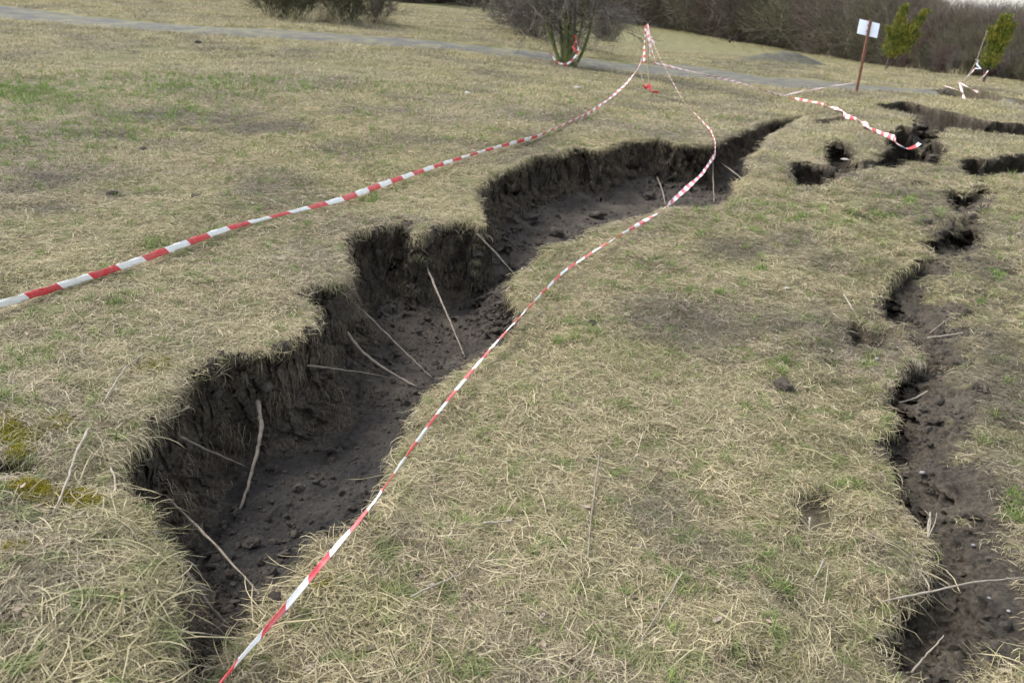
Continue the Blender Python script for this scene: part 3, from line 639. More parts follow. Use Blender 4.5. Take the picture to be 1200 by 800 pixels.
# ------------------------------------------------------------------ clods and grit on bare soil
def rock(seed, sub=2, squash=.7, rough=.28):
    import bmesh
    bm = bmesh.new(); bmesh.ops.create_icosphere(bm, subdivisions=sub, radius=1)
    V = np.array([v.co[:] for v in bm.verts]); F = np.array([[v.index for v in f.verts] for f in bm.faces]); bm.free()
    g = np.random.default_rng(seed); o = g.uniform(0, 50)
    V *= (1+rough*fbm(V[:, 0]*1.5+o, V[:, 1]*1.5, V[:, 2]*1.5, s=seed, o=3)*1.6)[:, None]; V *= np.array([g.uniform(.8, 1.2), g.uniform(.7, 1), squash]); return V, F
C_GRIT = bpy.data.collections.new('clod')
for i in range(5):
    V, F = rock(i+3, 2 if i > 2 else 1, .65, .35); C_GRIT.objects.link(mesh('soil_clod', V, F, CLODM, link=False))
X, Y = sample(90000, 1.2, 11, -.9); zz, so_, *_ = surface(X, Y); k = (so_ > .5) & (fbm(X*3, Y*3, s=401, o=2) > rng.uniform(-.5, .6, len(X))); X, Y = X[k], Y[k]; z = ground_z(X, Y)
scatter('soil_crumbs', C_GRIT, np.c_[X, Y, z+.001], rng.uniform(-3, 3, (len(X), 3)), .0035*np.exp(rng.exponential(.62, len(X))).clip(1, 8), 'loose dark crumbs and clods of earth on the bare soil', 'soil')

# ------------------------------------------------------------------ locating things
_T = np.geomspace(.8, 60, 6000)
def hitS(u, v, lift=0.0):
    """first point where the sight line meets the built ground sheet"""
    d = ray(u, v); P = EYE+d*_T[:, None]; z = ground_z(P[:, 0], P[:, 1])+lift
    k = np.argmax(P[:, 2] < z); return P[k] if P[k, 2] < z[k] else np.array(at(u, v, lift))
def depth(p): return (np.array(p)-EYE) @ fw
def onray(u, v, dep): d = ray(u, v); return EYE+d*(dep/(d @ fw))
def line3(pts):
    """pts: (u, v, h or None); depth of the None ones runs evenly between their neighbours"""
    dep = [None if p[2] is None else (depth(at(p[0], p[1], p[2])) if p[2] < 50 else p[2]-100) for p in pts]
    L = np.r_[0, np.cumsum([math.hypot(a[0]-b[0], a[1]-b[1]) for a, b in zip(pts[1:], pts[:-1])])]
    kn = [i for i, d in enumerate(dep) if d is not None]
    inv = np.interp(L, L[kn], [1/dep[i] for i in kn])
    return np.array([onray(p[0], p[1], 1/q) for p, q in zip(pts, inv)])

# ------------------------------------------------------------------ stake with the gathered tape
SB = at(762, 108); SD = depth(SB); top = onray(758, 29, SD)
def pole(name, p0, p1, r, m, parent, k=8, taper=.9):
    P = smooth_line([p0, (np.array(p0)+p1)/2+np.array([.005, 0, 0]), p1], 7); V, F = tubes([(P-np.array(parent.location), np.linspace(r, r*taper, 7))], k); return mesh(name, V, F, m, parent, smooth=True)
st = tag(empty('wooden_stake', SB), 'thin upright wooden stake wrapped in gathered tape at the head of the fissure', 'stake')
pole('shaft', np.array(SB)-[0, 0, .15], top, .017, WOODM, st)
def loc(P, o): return np.asarray(P)-np.array(o.location)
for q, (a, bnd) in enumerate([((757, 30), (755, 74)), ((759, 28), (768, 72)), ((758, 34), (762, 66)), ((760, 31), (767, 52))]):
    P = smooth_line([onray(a[0], a[1], SD-.03), onray((a[0]+bnd[0])/2+random.uniform(-3, 3), (a[1]+bnd[1])/2, SD-.04), onray(bnd[0], bnd[1], SD-.03)], 24)
    ribbon('tape_wrap', loc(P, st), .05, np.linspace(0, 3, 24)+q, .13, TAPE2 if q else TAPE, st)
P = smooth_line([onray(752, 100, SD-.02), onray(757, 104, SD-.03), onray(761, 99, SD-.02), onray(763, 107, SD-.03), onray(772, 109, SD-.02)], 26)
ribbon('tape_knot', loc(P, st), .07, np.linspace(0, 5, 26), .35, REDT, st)
P = smooth_line([onray(751, 86, SD-.03), onray(753, 94, SD-.05), onray(757, 100, SD-.02)], 14); ribbon('tape_wrap', loc(P, st), .02, .8, .2, TAPE2, st)

# ------------------------------------------------------------------ barrier tapes
def tape(name, pts, n, width, twist, stripe, m, label, group='red and white barrier tapes', curl=.18, phase=0):
    P = line3(pts); Q = smooth_line(P, n); t = np.linspace(0, 1, n)
    if not callable(width): wv = width
    else: wv = width(t)
    o = ribbon(name, Q, wv, twist(t), stripe, m, curl=curl, phase=phase)
    return tag(o, label, 'barrier tape', group)
tape('barrier_tape', [(-90,386,.07),(-40,370,.07),(0,357,.06),(75,334,None),(150,310,.05),(265,268,.05),(335,250,.05),(400,234,.05),(460,212,.05),(540,185,.06),(570,176,.05),(630,160,.05),(690,133,.05),(718,113,None),(735,97,None),(748,80,None),(755,62,100+SD-.05)],
     420, lambda t: .046*(.50+.50*np.abs(np.sin(t*17+.6)))+.004*np.sin(t*61+1), lambda t: 1.15+.5*np.sin(t*9)+t*.8+np.clip(t-.6, 0, 1)*6, .38, TAPE, 'long striped tape stretched over the grass left of the fissure up to the stake', phase=.62, curl=.05)
tape('barrier_tape', [(760,38,100+SD-.03),(775,72,None),(800,118,None),(833,153,.05),(838,166,None),(838,181,None),(822,205,None),(800,225,None),(775,247,None),(740,268,.07),(700,292,.07),(660,318,.06),(640,338,.06),(612,368,.06),(580,402,None),(548,440,.09),(520,475,None),(490,515,.12),(462,555,None),(430,600,.15),(390,645,None),(352,690,.16),(325,722,None),(290,760,None),(258,800,.17),(215,850,.17)],
     560, lambda t: np.interp(t, [0, .30, .36, .42, .60, .66, .74, .86, 1], [.008, .008, .012, .036, .050, .042, .024, .020, .019])*(.82+.18*np.sin(t*55)+.10*np.sin(t*131)), lambda t: 1.0+.7*np.sin(t*19)+np.clip(t-.62, 0, 1)*36, .27, TAPE, 'long striped tape running up along the right lip of the fissure from the foreground', curl=.16)
gb = at(1003, 110, -.02); GD = depth(gb)
tape('barrier_tape', [(765,74,100+SD),(785,78,None),(820,86,None),(860,95,None),(900,108,None),(917,113,.06),(935,108,None),(965,103,None),(1001,97,100+GD-.05)],
     220, lambda t: .042+.01*np.sin(t*40), lambda t: 1.2+t*16, .20, TAPE2, 'faded tape looping low over the meadow from the stake to the rusty signpost', curl=.3)
tape('barrier_tape', [(928,116,.04),(945,119,.05),(962,122,.05),(978,127,.06),(988,131,.06),(990,136,.06),(1003,140,.05),(1013,144,.07),(1016,150,.06),(1032,156,.05),(1046,161,.06),(1053,170,.03),(1062,176,None),(1070,174,None),(1078,168,.06)],
     240, lambda t: .07+.015*np.sin(t*30), lambda t: .7+1.2*np.sin(t*17), .36, TAPE, 'crinkled red and white tape lying on the grass with its end drooping into the pit')
V_ = [(1056,91,.04),(1072,94,.05),(1088,96,.05),(1105,100,.06),(1118,104,.06),(1128,108,.08)]
tape('barrier_tape', V_, 90, .05, lambda t: 1+3*t, .3, TAPE2, 'pale frayed tape on the grass beyond the track, left of the leaning stick')
tape('barrier_tape', [(1124,99,.2),(1128,108,.1),(1129,114,.1),(1133,120,.06)], 50, .07, lambda t: 1+6*t, .3, TAPE2, 'short crumpled tape hanging over the broken edge of the track under the leaning stick')
tape('barrier_tape', [(1123,97,.15),(1130,100,.15),(1138,104,.1),(1146,108,.06)], 50, .06, lambda t: 1+4*t, .3, TAPE2, 'pale tape strip sloping down to the right of the leaning stick')
# leaning stick beyond the track
LB = at(1128, 99); LD = depth(LB)
ls = tag(empty('leaning_stick', LB), 'thin pale stick leaning right before the small conifer with tape tied on it', 'stick')
P = smooth_line([np.array(LB)-[0, 0, .1], onray(1136, 86, LD), onray(1144, 73, LD), onray(1150, 55, LD), onray(1157, 36, LD)], 20)
V, F = tubes([(loc(P, ls), np.linspace(.022, .009, 20))], 6); mesh('shaft', V, F, BARK_PALE, ls, smooth=True)
P = smooth_line([onray(1143, 70, LD-.04), onray(1147, 71, LD-.06), onray(1144, 75, LD-.04), onray(1150, 81, LD-.05), onray(1143, 80, LD-.04)], 22); ribbon('tape_knot', loc(P, ls), .07, np.linspace(0, 4, 22), .4, FILM, ls)
for a_ in ([(1143, 80), (1136, 88), (1126, 94), (1120, 97)], [(1138, 97), (1150, 93), (1155, 87), (1158, 83)]):
    P = smooth_line([onray(u, v, LD-.03) for u, v in a_], 24); ribbon('tape_tail', loc(P, ls), .045, np.linspace(0, 3, 24), .25, TAPE2, ls)

# ------------------------------------------------------------------ signpost
sg = tag(empty('signpost', gb), 'rusty leaning signpost seen from behind with a small pale panel', 'signpost')
tp = onray(1020.5, 24, GD); ax = tp-np.array(gb); Lp = np.linalg.norm(ax); ax /= Lp; sx = np.cross(ax, [0, 1., 0]); sx /= np.linalg.norm(sx); sx = -sx if sx[0] < 0 else sx; sy = np.cross(ax, sx)
if sy[1] < 0: sy = -sy
def obox(name, c, hx, hy, hz, m, parent, bev=.004):
    import bmesh
    bm = bmesh.new(); bmesh.ops.create_cube(bm, size=2)
    for v in bm.verts: v.co = Vector(c)+Vector(sx)*v.co.x*hx+Vector(sy)*v.co.y*hy+Vector(ax)*v.co.z*hz
    bmesh.ops.bevel(bm, geom=bm.edges[:], offset=bev, segments=2, affect='EDGES'); me = bpy.data.meshes.new(name); bm.to_mesh(me); bm.free(); me.materials.append(m)
    o = bpy.data.objects.new(name, me); COL.objects.link(o); o.parent = parent; return o
obox('post', ax*(Lp/2-.1), .034, .034, Lp/2+.1, RUST, sg)
pc = ax*Lp*.895; pxs = 1/pxm(gb)
pn = obox('panel', pc+sy*.052, 12.4*pxs, .006, 8.6*pxs, PANELM, sg, .002)
for dz in (-.4, .4): obox('bracket', pc+sy*.039+ax*dz*8.6*pxs, .055, .004, .018, RUST, sg, .001)

# ------------------------------------------------------------------ bare shrubs
def twigs(seed, n0, H_, spread, levels=3, r0_=.02, kids=5, droop=0., up=.6, rmin=.0035):
    g = np.random.default_rng(seed); lines = []
    def br(p, d, L, r, lv):
        n = 6 if lv else 5; pts = [p]; dd = d.copy()
        for i in range(n-1):
            dd = dd+g.normal(0, .14, 3)+np.array([0, 0, (.05*up if lv < levels-1 else .03*up)-droop*(.10 if lv else .02)]); dd /= np.linalg.norm(dd); pts.append(pts[-1]+dd*L/(n-1))
        pts = np.array(pts); lines.append((pts, np.linspace(r, max(r*.45, rmin*.7), n)))
        if lv < levels:
            for _ in range(g.poisson(kids)+1):
                t = g.uniform(.2, 1); q = pts[min(int(t*(n-1)), n-1)]; nd = dd+g.normal(0, .62, 3); nd[2] += .25*up; nd /= np.linalg.norm(nd)
                br(q, nd, L*g.uniform(.35, .65), max(r*.5, rmin), lv+1)
    for k in range(n0):
        a = g.uniform(0, 2*np.pi); e = g.uniform(.0, spread); d = np.array([math.cos(a)*math.sin(e), math.sin(a)*math.sin(e), math.cos(e)])
        br(np.array([math.cos(a), math.sin(a), 0])*g.uniform(0, .12*H_*min(1, spread))-[0, 0, .05], d, H_*g.uniform(.5, .85), r0_*g.uniform(.6, 1), 0)
    return lines
# the big mossy-stemmed bush behind the tape end
BB = at(668, 77); BDp = depth(BB); BS = 1/pxm(BB)
bush = tag(empty('multi_stemmed_bush', BB), 'big bare bush with green mossy stems growing before the gravel track', 'bush')
g = np.random.default_rng(5)
stems = [[(656,78),(650,55),(644,25),(634,-20),(622,-70)],[(661,79),(659,50),(655,15),(650,-40),(648,-90)],[(667,79),(668,50),(668,10),(672,-40),(668,-100)],[(671,80),(677,52),(684,20),(694,-30),(706,-80)],[(673,80),(686,55),(694,25),(699,-5),(716,-60)],[(664,78),(663,40),(664,5),(660,-60),(661,-110)],[(659,78),(651,60),(646,45),(628,0),(604,-50)],[(670,79),(673,45),(674,5),(682,-50),(688,-100)]]
tw = []
for i, s_ in enumerate(stems):
    dz = g.uniform(-.35, .35); P = smooth_line([onray(u, v, BDp+dz*min(1, k*.5)) for k, (u, v) in enumerate(s_)], 18); P[0, 2] = BB.z-.05
    r_ = np.linspace(.075 if i in (1, 2, 5) else .05, .014, 18); V, F = tubes([(loc(P, bush), r_)], 8)
    V += (.012*fbm(V[:, 0]*9, V[:, 1]*9, V[:, 2]*5, s=i, o=2))[:, None]
    mesh('stem', V, F, MOSSY, bush, smooth=True)
    for _ in range(60):
        k = g.integers(6, 18); a = g.uniform(0, 2*np.pi); d = np.array([math.cos(a), math.sin(a)*.8, g.uniform(-.35, .6)]); d /= np.linalg.norm(d); L = g.uniform(.7, 1.9)*(.55 if k < 7 else 1)
        def sub(p, d, L, r, lv):
            n = 7; pts = [p]; dd = d.copy()
            for _i in range(n-1): dd = dd+g.normal(0, .16, 3)+[0, 0, -.03]; dd /= np.linalg.norm(dd); pts.append(pts[-1]+dd*L/(n-1))
            pts = np.array(pts); tw.append((pts, np.linspace(r, .0035, n)))
            if lv < 2:
                for _j in range(g.poisson(4)): q = pts[g.integers(1, n)]; nd = dd+g.normal(0, .6, 3); nd /= np.linalg.norm(nd); sub(q, nd, L*g.uniform(.3, .6), max(.004, r*.5), lv+1)
        sub(loc(P[k], bush), d, L, .010, 0)
V, F = tubes(tw, 3); mesh('twigs', V, F, BARK, bush)
P = smooth_line([onray(u, v, BDp-.28) for u, v in [(646,62),(649,70),(655,75),(664,76),(671,71),(676,64),(678,56),(675,48)]], 60)
ribbon('barrier_tape', P, .06, np.linspace(.8, 3, 60), .25, TAPE, curl=.3)
tag(bpy.data.objects[[o.name for o in bpy.data.objects if o.name.startswith('barrier_tape')][-1]], 'short loop of tape slung round the mossy stems of the bush', 'barrier tape', 'red and white barrier tapes')
P = smooth_line([onray(u, v, BDp-.3) for u, v in [(673,42),(676,48),(671,54),(676,60),(672,58)]], 24)
tag(ribbon('tape_knot', P, .09, np.linspace(0, 4, 24), .5, REDT, curl=.3), 'crumpled red knot of tape caught high between the mossy stems', 'tape knot')

SH = []
def shrub_mesh(seed, **k): V, F = tubes(twigs(seed, **k), 3); return V, F
def shrub(u, v, m, H_, label, group=None, seed=1, **k):
    p = at(u, v); V, F = shrub_mesh(seed, H_=H_, **k); o = mesh('bare_shrub', V, F, m); o.location = p; return tag(o, label, 'shrub', group)
shrub(345, 25, BARK_OLIVE, 3.6, 'dense olive-brown bare shrub above the track, with dry reeds at its foot', 'bare shrubs beyond the track', 11, n0=46, spread=.9, levels=2, kids=6, rmin=.006)
shrub(402, 27, BARK_OLIVE, 3.8, 'dark-centred bare shrub just right of the olive-brown one above the track', 'bare shrubs beyond the track', 12, n0=46, spread=.95, levels=2, kids=6, rmin=.006)
shrub(440, 28, BARK, 2.6, 'low grey-brown shrub at the right end of the reedy shrub clump', 'bare shrubs beyond the track', 13, n0=26, spread=.9, levels=2, kids=5, rmin=.006)
shrub(318, 23, BARK_OLIVE, 2.6, 'small shrub at the left end of the reedy shrub clump', 'bare shrubs beyond the track', 14, n0=22, spread=.8, levels=2, kids=5, rmin=.006)
shrub(627, 46, BARK, 4.6, 'grey tangled shrub behind the mossy bush on its left', 'bare shrubs beyond the track', 15, n0=60, spread=1.1, levels=2, kids=6, rmin=.006)
shrub(712, 50, BARK, 4.2, 'grey tangled shrub behind the mossy bush on its right', 'bare shrubs beyond the track', 16, n0=60, spread=1.1, levels=2, kids=6, rmin=.006)
shrub(602, 34, BARK, 3.2, 'loose twiggy shrub reaching left over the pale grass behind the mossy bush', 'bare shrubs beyond the track', 17, n0=40, spread=1.2, levels=2, kids=5, rmin=.006)
C_REED = pickcol('dry_reed', M_DRY, [dict(nb=40, rad=.22, ln=(.35, .9), wd=(.006, .012), inc=(.9, 1.5), bend=.16, nseg=4)]*3)
RP = []
for (u1, u2, v1, v2, n_) in [(300, 460, 24, 32, 46), (690, 740, 46, 56, 12), (800, 1000, 45, 78, 30), (1000, 1130, 82, 92, 20)]:
    for _ in range(n_): t = rng.random(); RP.append(np.array(at(u1+(u2-u1)*t, (v1+(v2-v1)*(t if u1 >= 800 else rng.random()))+rng.normal(0, 1.5))))
RP = np.array(RP); scatter('dry_reeds', C_REED, RP, np.c_[np.zeros((len(RP), 2)), rng.uniform(-3, 3, len(RP))], rng.uniform(.4, 1.0, len(RP)), 'pale dry reeds standing at the feet of the shrubs', 'reeds', np.full(len(RP), .8))

# far thicket: one mass of bare brush behind the meadow
C_TH = bpy.data.collections.new('thicket')
for i, m in enumerate([BARK, BARK_OLIVE, BARK_RED, BARK, BARK_OLIVE]):
    V, F = shrub_mesh(40+i, H_=1.0, n0=44, spread=.5 if i < 3 else .75, levels=2, kids=8, r0_=.0045, rmin=.0013, up=1.1); V /= np.percentile(V[:, 2], 99.5); C_TH.objects.link(mesh('thicket_shrub', V, F, m, link=False))
fl = np.array([(735,29),(800,38),(870,51),(940,62),(1000,73),(1060,84),(1120,94),(1200,103),(1320,116)], float)
TP, TS = [], []
for row, (off, n_) in enumerate([(0, 70), (2.0, 80), (4.5, 80), (8, 70), (13, 60), (20, 50)]):
    for k in range(n_):
        u = 735+(k+rng.random())/n_*600; v = np.interp(u, fl[:, 0], fl[:, 1]); p = np.array(at(u, v-2)); d = ray(u, v)[:2]; d /= np.linalg.norm(d)
        q = p[:2]+d*(off+rng.normal(0, .6)+(4.5 if u > 1000 else 1.8)); z = H(q[0], q[1]) if row < 3 else p[2]
        P = np.array([q[0], q[1], z-.05]); vt = np.interp(u, [735, 1000, 1070, 1200, 1320], [-70, -30, 12, 17, 22])-row*1.5+rng.normal(0, 6)
        dP = P-EYE; vP = 400-FPX*(dP @ CU)/(dP @ fw); h_ = depth(P)*(vP-vt)/FPX*(.5+.5*min(1, row/2)*1.0); TP.append(P); TS.append(max(h_*(.86 if u > 1060 else 1), 1.2))
for k in range(150):
    u = -700+(k+rng.random())/150*1440; hv = -10+(u-600)*math.tan(ROLL); p = np.array(at(u, hv+17+rng.uniform(0, 5))); TP.append(p); TS.append(rng.uniform(4, 7))
TP = np.array(TP); TS = np.array(TS)
scatter('thicket', C_TH, TP, np.c_[rng.normal(0, .05, (len(TP), 2)), rng.uniform(-3, 3, len(TP))], TS, 'dense brown leafless thicket closing off the meadow', 'thicket')
def tree(u, v, vt, ut, r, m, label, name='bare_tree', n=8):
    p = at(u, v); dep = depth(p); T_ = empty(name, p); tag(T_, label, 'tree', 'bare trunks beyond the meadow')
    P = smooth_line([np.array(p)-[0, 0, .1], onray((u+ut)/2+1.5, (v+vt)/2, dep), onray(ut, vt, dep)], 14); V, F = tubes([(loc(P, T_), np.linspace(r, r*.4, 14))], 7); mesh('trunk', V, F, m, T_, smooth=True)
    gg = np.random.default_rng(int(u)); L = []
    for _ in range(16):
        k = gg.integers(7, 14); a = gg.uniform(0, 6.28); d = np.array([math.cos(a), math.sin(a), .9]); d /= np.linalg.norm(d); q = loc(P[k], T_); Lb = gg.uniform(.4, 1.3); L.append((np.array([q, q+d*Lb*.5+gg.normal(0, .05, 3), q+d*Lb+[0, 0, .15]]), [r*.3, r*.2, .004]))
    V, F = tubes(L, 4); mesh('crown', V, F, m, T_)
tree(567, 12, -120, 560, .09, DARKWOOD, 'thick dark trunk standing alone at the top of the far pale grass')
tree(550, 9, -90, 548, .045, DARKWOOD, 'slim dark trunk just left of the thick one in the far grass')
tree(917, 36, -30, 930, .05, BARK_PALE, 'pale thin trunk leaning in front of the brown thicket above the gravel heap')
tree(985, 60, -40, 992, .06, BARK, 'grey slender trunk in the thicket left of the signpost')
tree(1120, 80, -14, 1136, .06, BARK, 'dark slender trunk in the thicket between the two conifers')
sp = at(855, 50); V, F = rock(91, 3, 1.0, .3); V = V*[.16, .16, .32]+[0, 0, .22]; V[V[:, 2] < .05, :2] *= 1.35
o = mesh('tree_stump', V, F, DARKWOOD, smooth=True); o.location = sp; tag(o, 'dark ragged stump at the foot of the thicket left of the gravel heap', 'stump')

# ------------------------------------------------------------------ two small conifers
def thuja(u, v, plumes, label, seed):
    p = at(u, v); dep = depth(p); s_ = dep/FPX; T_ = tag(empty('conifer', p), label, 'conifer', 'small conifers by the thicket'); g = np.random.default_rng(seed)
    tr = []; Vs, Fs, rn = [], [], []; o = 0
    for (a, b_, ra, rb, n_) in plumes:
        P0, P1 = onray(a[0], a[1], dep), onray(b_[0], b_[1], dep); off = g.normal(0, .10)
        tr.append((loc(smooth_line([np.array(p)-[0, 0, .1], P0, P1-(P1-P0)*.12], 12), T_), np.linspace(.045, .008, 12)))
        # branchlets: each a leaning spray of many small scales
        for _ in range(int(n_*2.6)):
            t = g.random()**.85; R_ = (ra+(rb-ra)*t)*s_*(1 if t > .12 else .55+t*3.5); an = g.uniform(0, 6.28); q = g.random()**.5*R_*g.uniform(.75, 1.15)
            c0 = P0+(P1-P0)*t+np.array([math.cos(an)*q, math.sin(an)*q+off, 0]); out = np.array([math.cos(an)*.55, math.sin(an)*.55, 1.0]); out /= np.linalg.norm(out); L = g.uniform(.12, .26); tone = g.uniform(.1, .8)+.25*q/R_
            for j in range(9):
                c = c0+out*L*(j/9-.3)+g.normal(0, .022, 3); e1 = out*g.uniform(.035, .06)+g.normal(0, .016, 3); e2 = g.normal(0, 1, 3); e2 -= out*(e2 @ out); e2 *= g.uniform(.014, .026)/np.linalg.norm(e2)
                Vs += [c-e2, c+e1*.5-e2*.4, c+e1, c+e2]; Fs.append((o, o+1, o+2, o+3)); rn += [np.clip(tone+g.normal(0, .12), 0, 1)]*4; o += 4
    V, F = tubes(tr, 6); mesh('trunk', V, F, DARKWOOD, T_, smooth=True)
    mesh('crown', loc(Vs, T_), np.array(Fs), THUJA, T_, attrs={'rnd': (rn, 'FLOAT')})
thuja(1037, 82, [((1042,68),(1063,6),12,4.5,460),((1056,52),(1086,13),9,4.5,300),((1046,52),(1040,31),6,3,80),((1050,64),(1066,30),14,10,340),((1044,68),(1075,40),9,7,160)], 'fuller yellow-green conifer with a forked crown right of the signpost', 3)
thuja(1152, 98, [((1156,80),(1179,19),12,6,520),((1165,62),(1184,28),10,5.5,240),((1158,50),(1160,33),5,3,60)], 'slim single-topped yellow-green conifer behind the leaning stick', 4)

# ------------------------------------------------------------------ sticks, roots and stems
def stick(name, pts, wpx, m, label, cat, h0=.012, h1=.012, surf=True, kids=(), group=None):
    a, b_ = (hitS(*pts[0]), hitS(*pts[-1])) if surf else (at(*pts[0]), at(*pts[-1]))
    d0, d1 = depth(a)-h0*1.5, depth(b_)-h1*1.5
    L = np.r_[0, np.cumsum([math.hypot(p[0]-q[0], p[1]-q[1]) for p, q in zip(pts[1:], pts[:-1])])]; L /= L[-1]
    def P_(pts, d0, d1, L): return np.array([onray(u, v, 1/(1/d0+(1/d1-1/d0)*t)) for (u, v), t in zip(pts, L)])
    P = smooth_line(P_(pts, d0, d1, L), max(10, 5*len(pts))); n = len(P)
    for i_ in (range(1, n-1) if surf else ()):
        d_ = P[i_]-EYE; d_ /= np.linalg.norm(d_); Q_ = EYE+d_*_T[:, None]; zq = ground_z(Q_[:, 0], Q_[:, 1]); kk = np.argmax(Q_[:, 2] < zq)
        if np.linalg.norm(P[i_]-EYE) > _T[kk]-.025: P[i_] = EYE+d_*(_T[kk]-.025)
    P = smooth_line(P, n)
    P[1:-1] += (.0012*rng.normal(0, 1, (n-2, 3)))
    r = wpx*.5*((d0+d1)/2)/FPX; lines = [(P, r*(1-.45*np.linspace(0, 1, n))*(1+.12*rng.normal(0, 1, n)).clip(.7, 1.4))]
    for kp, kw in kids:
        Q = smooth_line(P_(kp, (d0+d1)/2, (d0+d1)/2+.03, np.linspace(0, 1, len(kp))), 12); lines.append((Q, np.linspace(kw*.5*(d0+d1)/2/FPX, .0012, 12)))
    c = P[0].copy(); V, F = tubes([(q-c, rr_) for q, rr_ in lines], 6); o = mesh(name, V, F, m, smooth=True); o.location = c; return tag(o, label, cat, group)
G1 = 'roots and sticks in the fissure'; G2 = 'loose stems on the grass'
stick('hanging_root', [(302,470),(307,500),(301,530),(293,560),(285,588),(280,598)], 6, STICK, 'thick pale root hanging vertically down the near earth wall', 'root', group=G1)
stick('dead_stick', [(193,580),(250,635),(313,706)], 4, STICK, 'straight thin stick lying diagonally on the dark near floor of the fissure', 'stick', .02, .01, group=G1)
stick('dead_branch', [(180,622),(200,645),(228,683),(245,710),(278,742)], 7, STICK, 'crooked forked branch at the lower left corner of the fissure floor', 'branch', .03, .02, kids=[([(200,662),(222,655),(236,672),(242,696)], 3), ([(226,683),(238,688),(253,694)], 4)], group=G1)
stick('broken_root', [(165,503),(190,490),(222,477)], 3.2, BARK_PALE, 'thin pale root sticking out rightward at the top of the near left lip', 'root', .02, .05, group=G1)
stick('broken_root', [(212,512),(250,530),(287,546)], 3, STICK, 'short brown root crossing the wall left of the vertical root', 'root', .01, .04, group=G1)
stick('dead_stick', [(407,389),(420,409),(450,432),(489,454)], 4.5, STICK, 'tapering bent stick dropping from the middle of the wall to the floor', 'stick', .03, .01, group=G1)
stick('hanging_root', [(500,313),(515,348),(530,382),(545,419)], 3.2, STICK, 'long thin root slanting down the wall below the overhanging corner', 'root', .03, .01, group=G1)
stick('hanging_root', [(420,360),(444,382),(467,405),(508,444)], 2.4, STICK, 'fine root just right of the tapering bent stick', 'root', .03, .01, group=G1)
stick('broken_root', [(360,428),(400,433),(430,437),(461,444)], 2.4, STICK, 'thin root running almost level below the bent stick', 'root', .02, .01, group=G1)
stick('hanging_root', [(559,274),(579,294),(607,326)], 2.6, STICK, 'fine root slanting across the soil by the two pale stones', 'root', .03, .01, group=G1)
stick('hanging_root', [(128,545),(135,560),(136,590),(152,603),(160,613)], 2.8, BARK_PALE, 'curved pale root at the far left corner beside the moss', 'root', .02, .01, group=G1)
stick('broken_root', [(160,510),(174,522),(179,537),(166,541)], 2.4, BARK_PALE, 'small hooked root under the near left lip', 'root', .03, .02, group=G1)
stick('hanging_root', [(770,208),(776,222),(780,240)], 2.4, STICK, 'short root near the far end of the fissure left of the tape', 'root', .03, .01, group=G1)
stick('hanging_root', [(835,190),(836,215),(837,238)], 2.0, STICK, 'fine upright root at the far end just right of the tape', 'root', .03, .01, group=G1)
stick('broken_root', [(845,192),(858,200),(872,212)], 2.0, STICK, 'short slanting root in the shadowed far corner of the fissure', 'root', .03, .01, group=G1)
stick('dry_stem', [(206,738),(250,743),(284,751)], 2.4, BARK_PALE, 'pale stem bridging the narrow bottom end of the fissure', 'stem', .03, .02, group=G1)
stick('dry_stem', [(104,502),(90,530),(80,560),(62,602)], 4, BARK_PALE, 'broad bleached stalk lying upright past the yellow moss', 'stem', .05, .03, group=G2)
stick('dry_stem', [(122,470),(146,430),(168,415)], 2.5, BARK_PALE, 'slim stalk leaning over the grass above the near left lip', 'stem', .04, .03, group=G2)
stick('dry_stem', [(1036,704),(1084,694),(1138,682),(1200,676)], 2.6, BARK_PALE, 'long pale stalk lying across the right-hand furrow', 'stem', .05, .05, group=G2)
stick('dry_stem', [(989,345),(998,360),(1009,379)], 2.2, BARK_PALE, 'short stalk leaning by the hollow left of the furrow', 'stem', .05, .02, group=G2)
stick('dry_stem', [(1087,396),(1117,392),(1151,386)], 2.6, BARK_PALE, 'pale stalk lying level over the bare upper slope of the furrow', 'stem', .03, .03, group=G2)
stick('dry_stem', [(1090,390),(1103,380),(1116,370)], 2.0, STICK, 'small brown stalk leaning just above the level pale one', 'stem', .02, .03, group=G2)
stick('dry_stem', [(1053,472),(1070,468),(1087,458)], 3.2, BARK_PALE, 'thick short stalk pointing up over the furrow edge', 'stem', .03, .05, group=G2)
stick('dry_stem', [(949,606),(948,630)], 3, BARK_PALE, 'short white stalk standing in the bare scrape', 'stem', .04, .01, group=G2)
stick('dry_stem', [(966,657),(952,682)], 3.2, BARK_PALE, 'short thick straw tilted below the bare scrape', 'stem', .05, .01, group=G2)
stick('dry_stem', [(1033,346),(1032,369)], 2.4, BARK_PALE, 'forked whitish stalk at the top of the furrow', 'stem', .05, .01, kids=[([(1032,360),(1026,352),(1024,346)], 2)], group=G2)
stick('dry_stem', [(702,533),(690,631),(687,688)], 2.2, STICK, 'long upright thin stem above the brown patch in the middle grass', 'stem', .10, .01, group=G2)
stick('dry_stem', [(800,670),(775,712),(751,750)], 2.2, BARK_PALE, 'thin stem slanting down left in the lower middle grass', 'stem', .04, .02, group=G2)
stick('dry_stem', [(567,613),(585,611),(601,610)], 3.2, BARK_PALE, 'short level straw near the pit side of the right bank', 'stem', .03, .03, group=G2)
stick('dry_stem', [(481,699),(512,684),(545,670)], 2.6, BARK_PALE, 'loose straw lying low in the grass right of the tape', 'stem', .03, .03, group=G2)
stick('dry_stem', [(1068,788),(1088,764),(1106,744)], 2.6, BARK_PALE, 'thin stalk slanting over the hole at the bottom of the furrow', 'stem', .03, .05, group=G2)
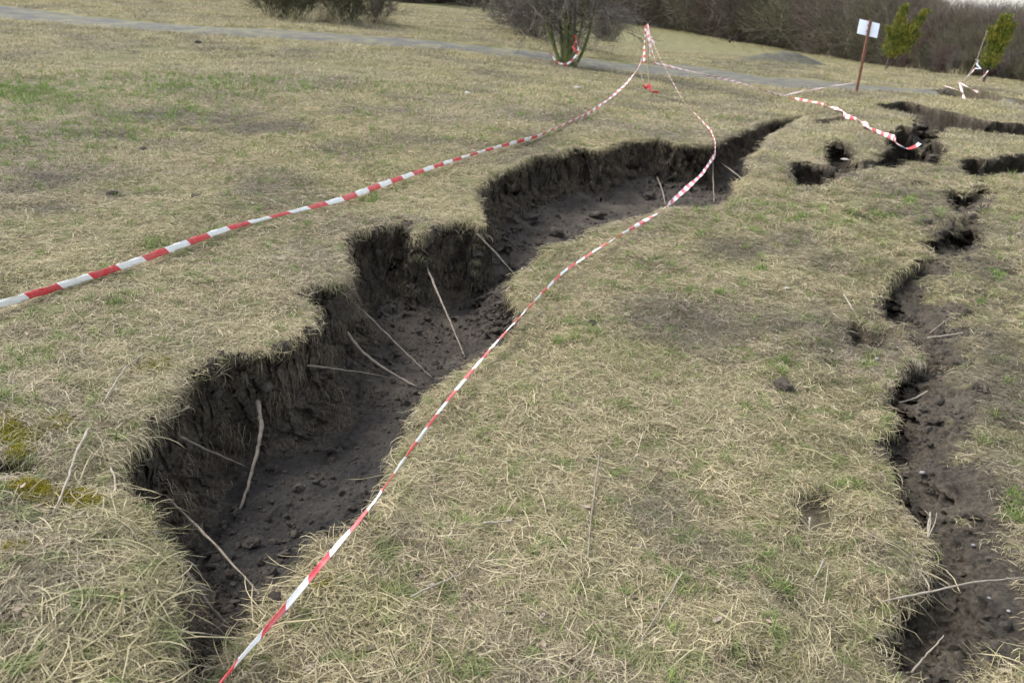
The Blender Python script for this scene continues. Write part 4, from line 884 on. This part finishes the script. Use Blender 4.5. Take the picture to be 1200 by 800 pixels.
stick('dry_stem', [(1090,600),(1085,640),(1078,676)], 2.6, BARK_PALE, 'tall bleached stalk standing at the furrow edge', 'stem', .10, .01, kids=[([(1086,632),(1096,612),(1098,600)], 2), ([(1085,640),(1092,606),(1084,598)], 2)], group=G2)
# ------------------------------------------------------------------ stones and clods
def stone(u, v, wpx, m, label, cat='stone', name='stone', sq=.55, seed=None, sink=.25, group='small pale stones'):
    p = hitS(u, v); r = wpx*(.38 if name == 'stone' else .5)/pxm(p); V, F = rock(int(u*7+v), 3, sq, .22 if name == 'stone' else .4); o = mesh(name, V*r, F, m, smooth=name == 'stone'); o.location = Vector(p)+Vector((0, 0, r*sq*(1-2*sink)+.008)); return tag(o, label, cat, group)
stone(548, 111, 9, STONEM, 'white stone lying alone on the grass above the long tape')
stone(676, 104, 11, STONEM, 'flat white stone on the grass below the mossy bush', sq=.3)
stone(560, 126, 5, STONEM, 'tiny white stone below right of the lone white stone')
stone(336, 722, 6, STONEM, 'small white stone in the grass beside the tape near the bottom')
stone(1140, 641, 7, STONED, 'pale grey stone on the bare slope of the right-hand furrow')
stone(1157, 703, 7, STONED, 'grey stone at the right edge of the furrow slope')
stone(1181, 718, 6, STONED, 'smaller grey stone right of the other one beside the furrow')
stone(613, 317, 7, STONEM, 'left of the two pale stones in the pit by the right lip')
stone(622, 319, 6, STONEM, 'right of the two pale stones in the pit by the right lip')
stone(1027, 422, 7, STONEM, 'white stone on the turf clump at the furrow edge')
stone(922, 339, 8, STONEM, 'pale flat flake in the grass above the green tufts', sq=.3)
stone(943, 334, 6, STONEM, 'smaller pale flake right of the flat one', sq=.3)
stone(850, 479, 4, STONEM, 'tiny pale pebble in the middle of the right bank')
stone(1080, 556, 9, STONED, 'grey stone beside the dark hole in the furrow')
stone(8, 690, 14, STONED, 'grey stone half buried at the left edge of the photo', sink=.4)
stone(990, 188, 12, STONEM, 'pale flat lump of dry clay in the small bare hollow', sq=.25)
for (u, v, w_, lb) in [(918,457,26,'flat dark clod in the grass beside the green tufts'),(131,229,11,'dark clod on the grass above the long tape'),(232,51,8,'dark clod below the gravel track at the left'),(168,176,7,'small dark clod in the upper left meadow'),(231,232,9,'small dark clod just above the long tape'),
    (694,380,10,'dark clod on the right bank near the tape'),(1086,262,12,'dark clod beside the upper furrow'),(984,176,14,'dark lump of turf in the small bare hollow'),(1078,150,18,'big dark turf lump fallen under the far crack'),(1095,188,16,'dark turf lump at the right rim of the tape pit'),(1108,112,16,'dark lump of broken track edge under the leaning stick'),(1004,396,16,'brown clod in the hollow left of the furrow'),(760,232,14,'dark clod in the far part of the fissure'),(700,255,16,'lumpy clod on the far fissure floor'),(652,276,20,'big clod at the right lip of the fissure'),(560,300,14,'clod at the foot of the wall below the overhang'),(296,640,22,'rounded clod on the dark near floor')]:
    stone(u, v, w_, CLODM, lb, 'clod', 'earth_clod', .6, sink=.3, group='fallen clods of earth')
print('all done')
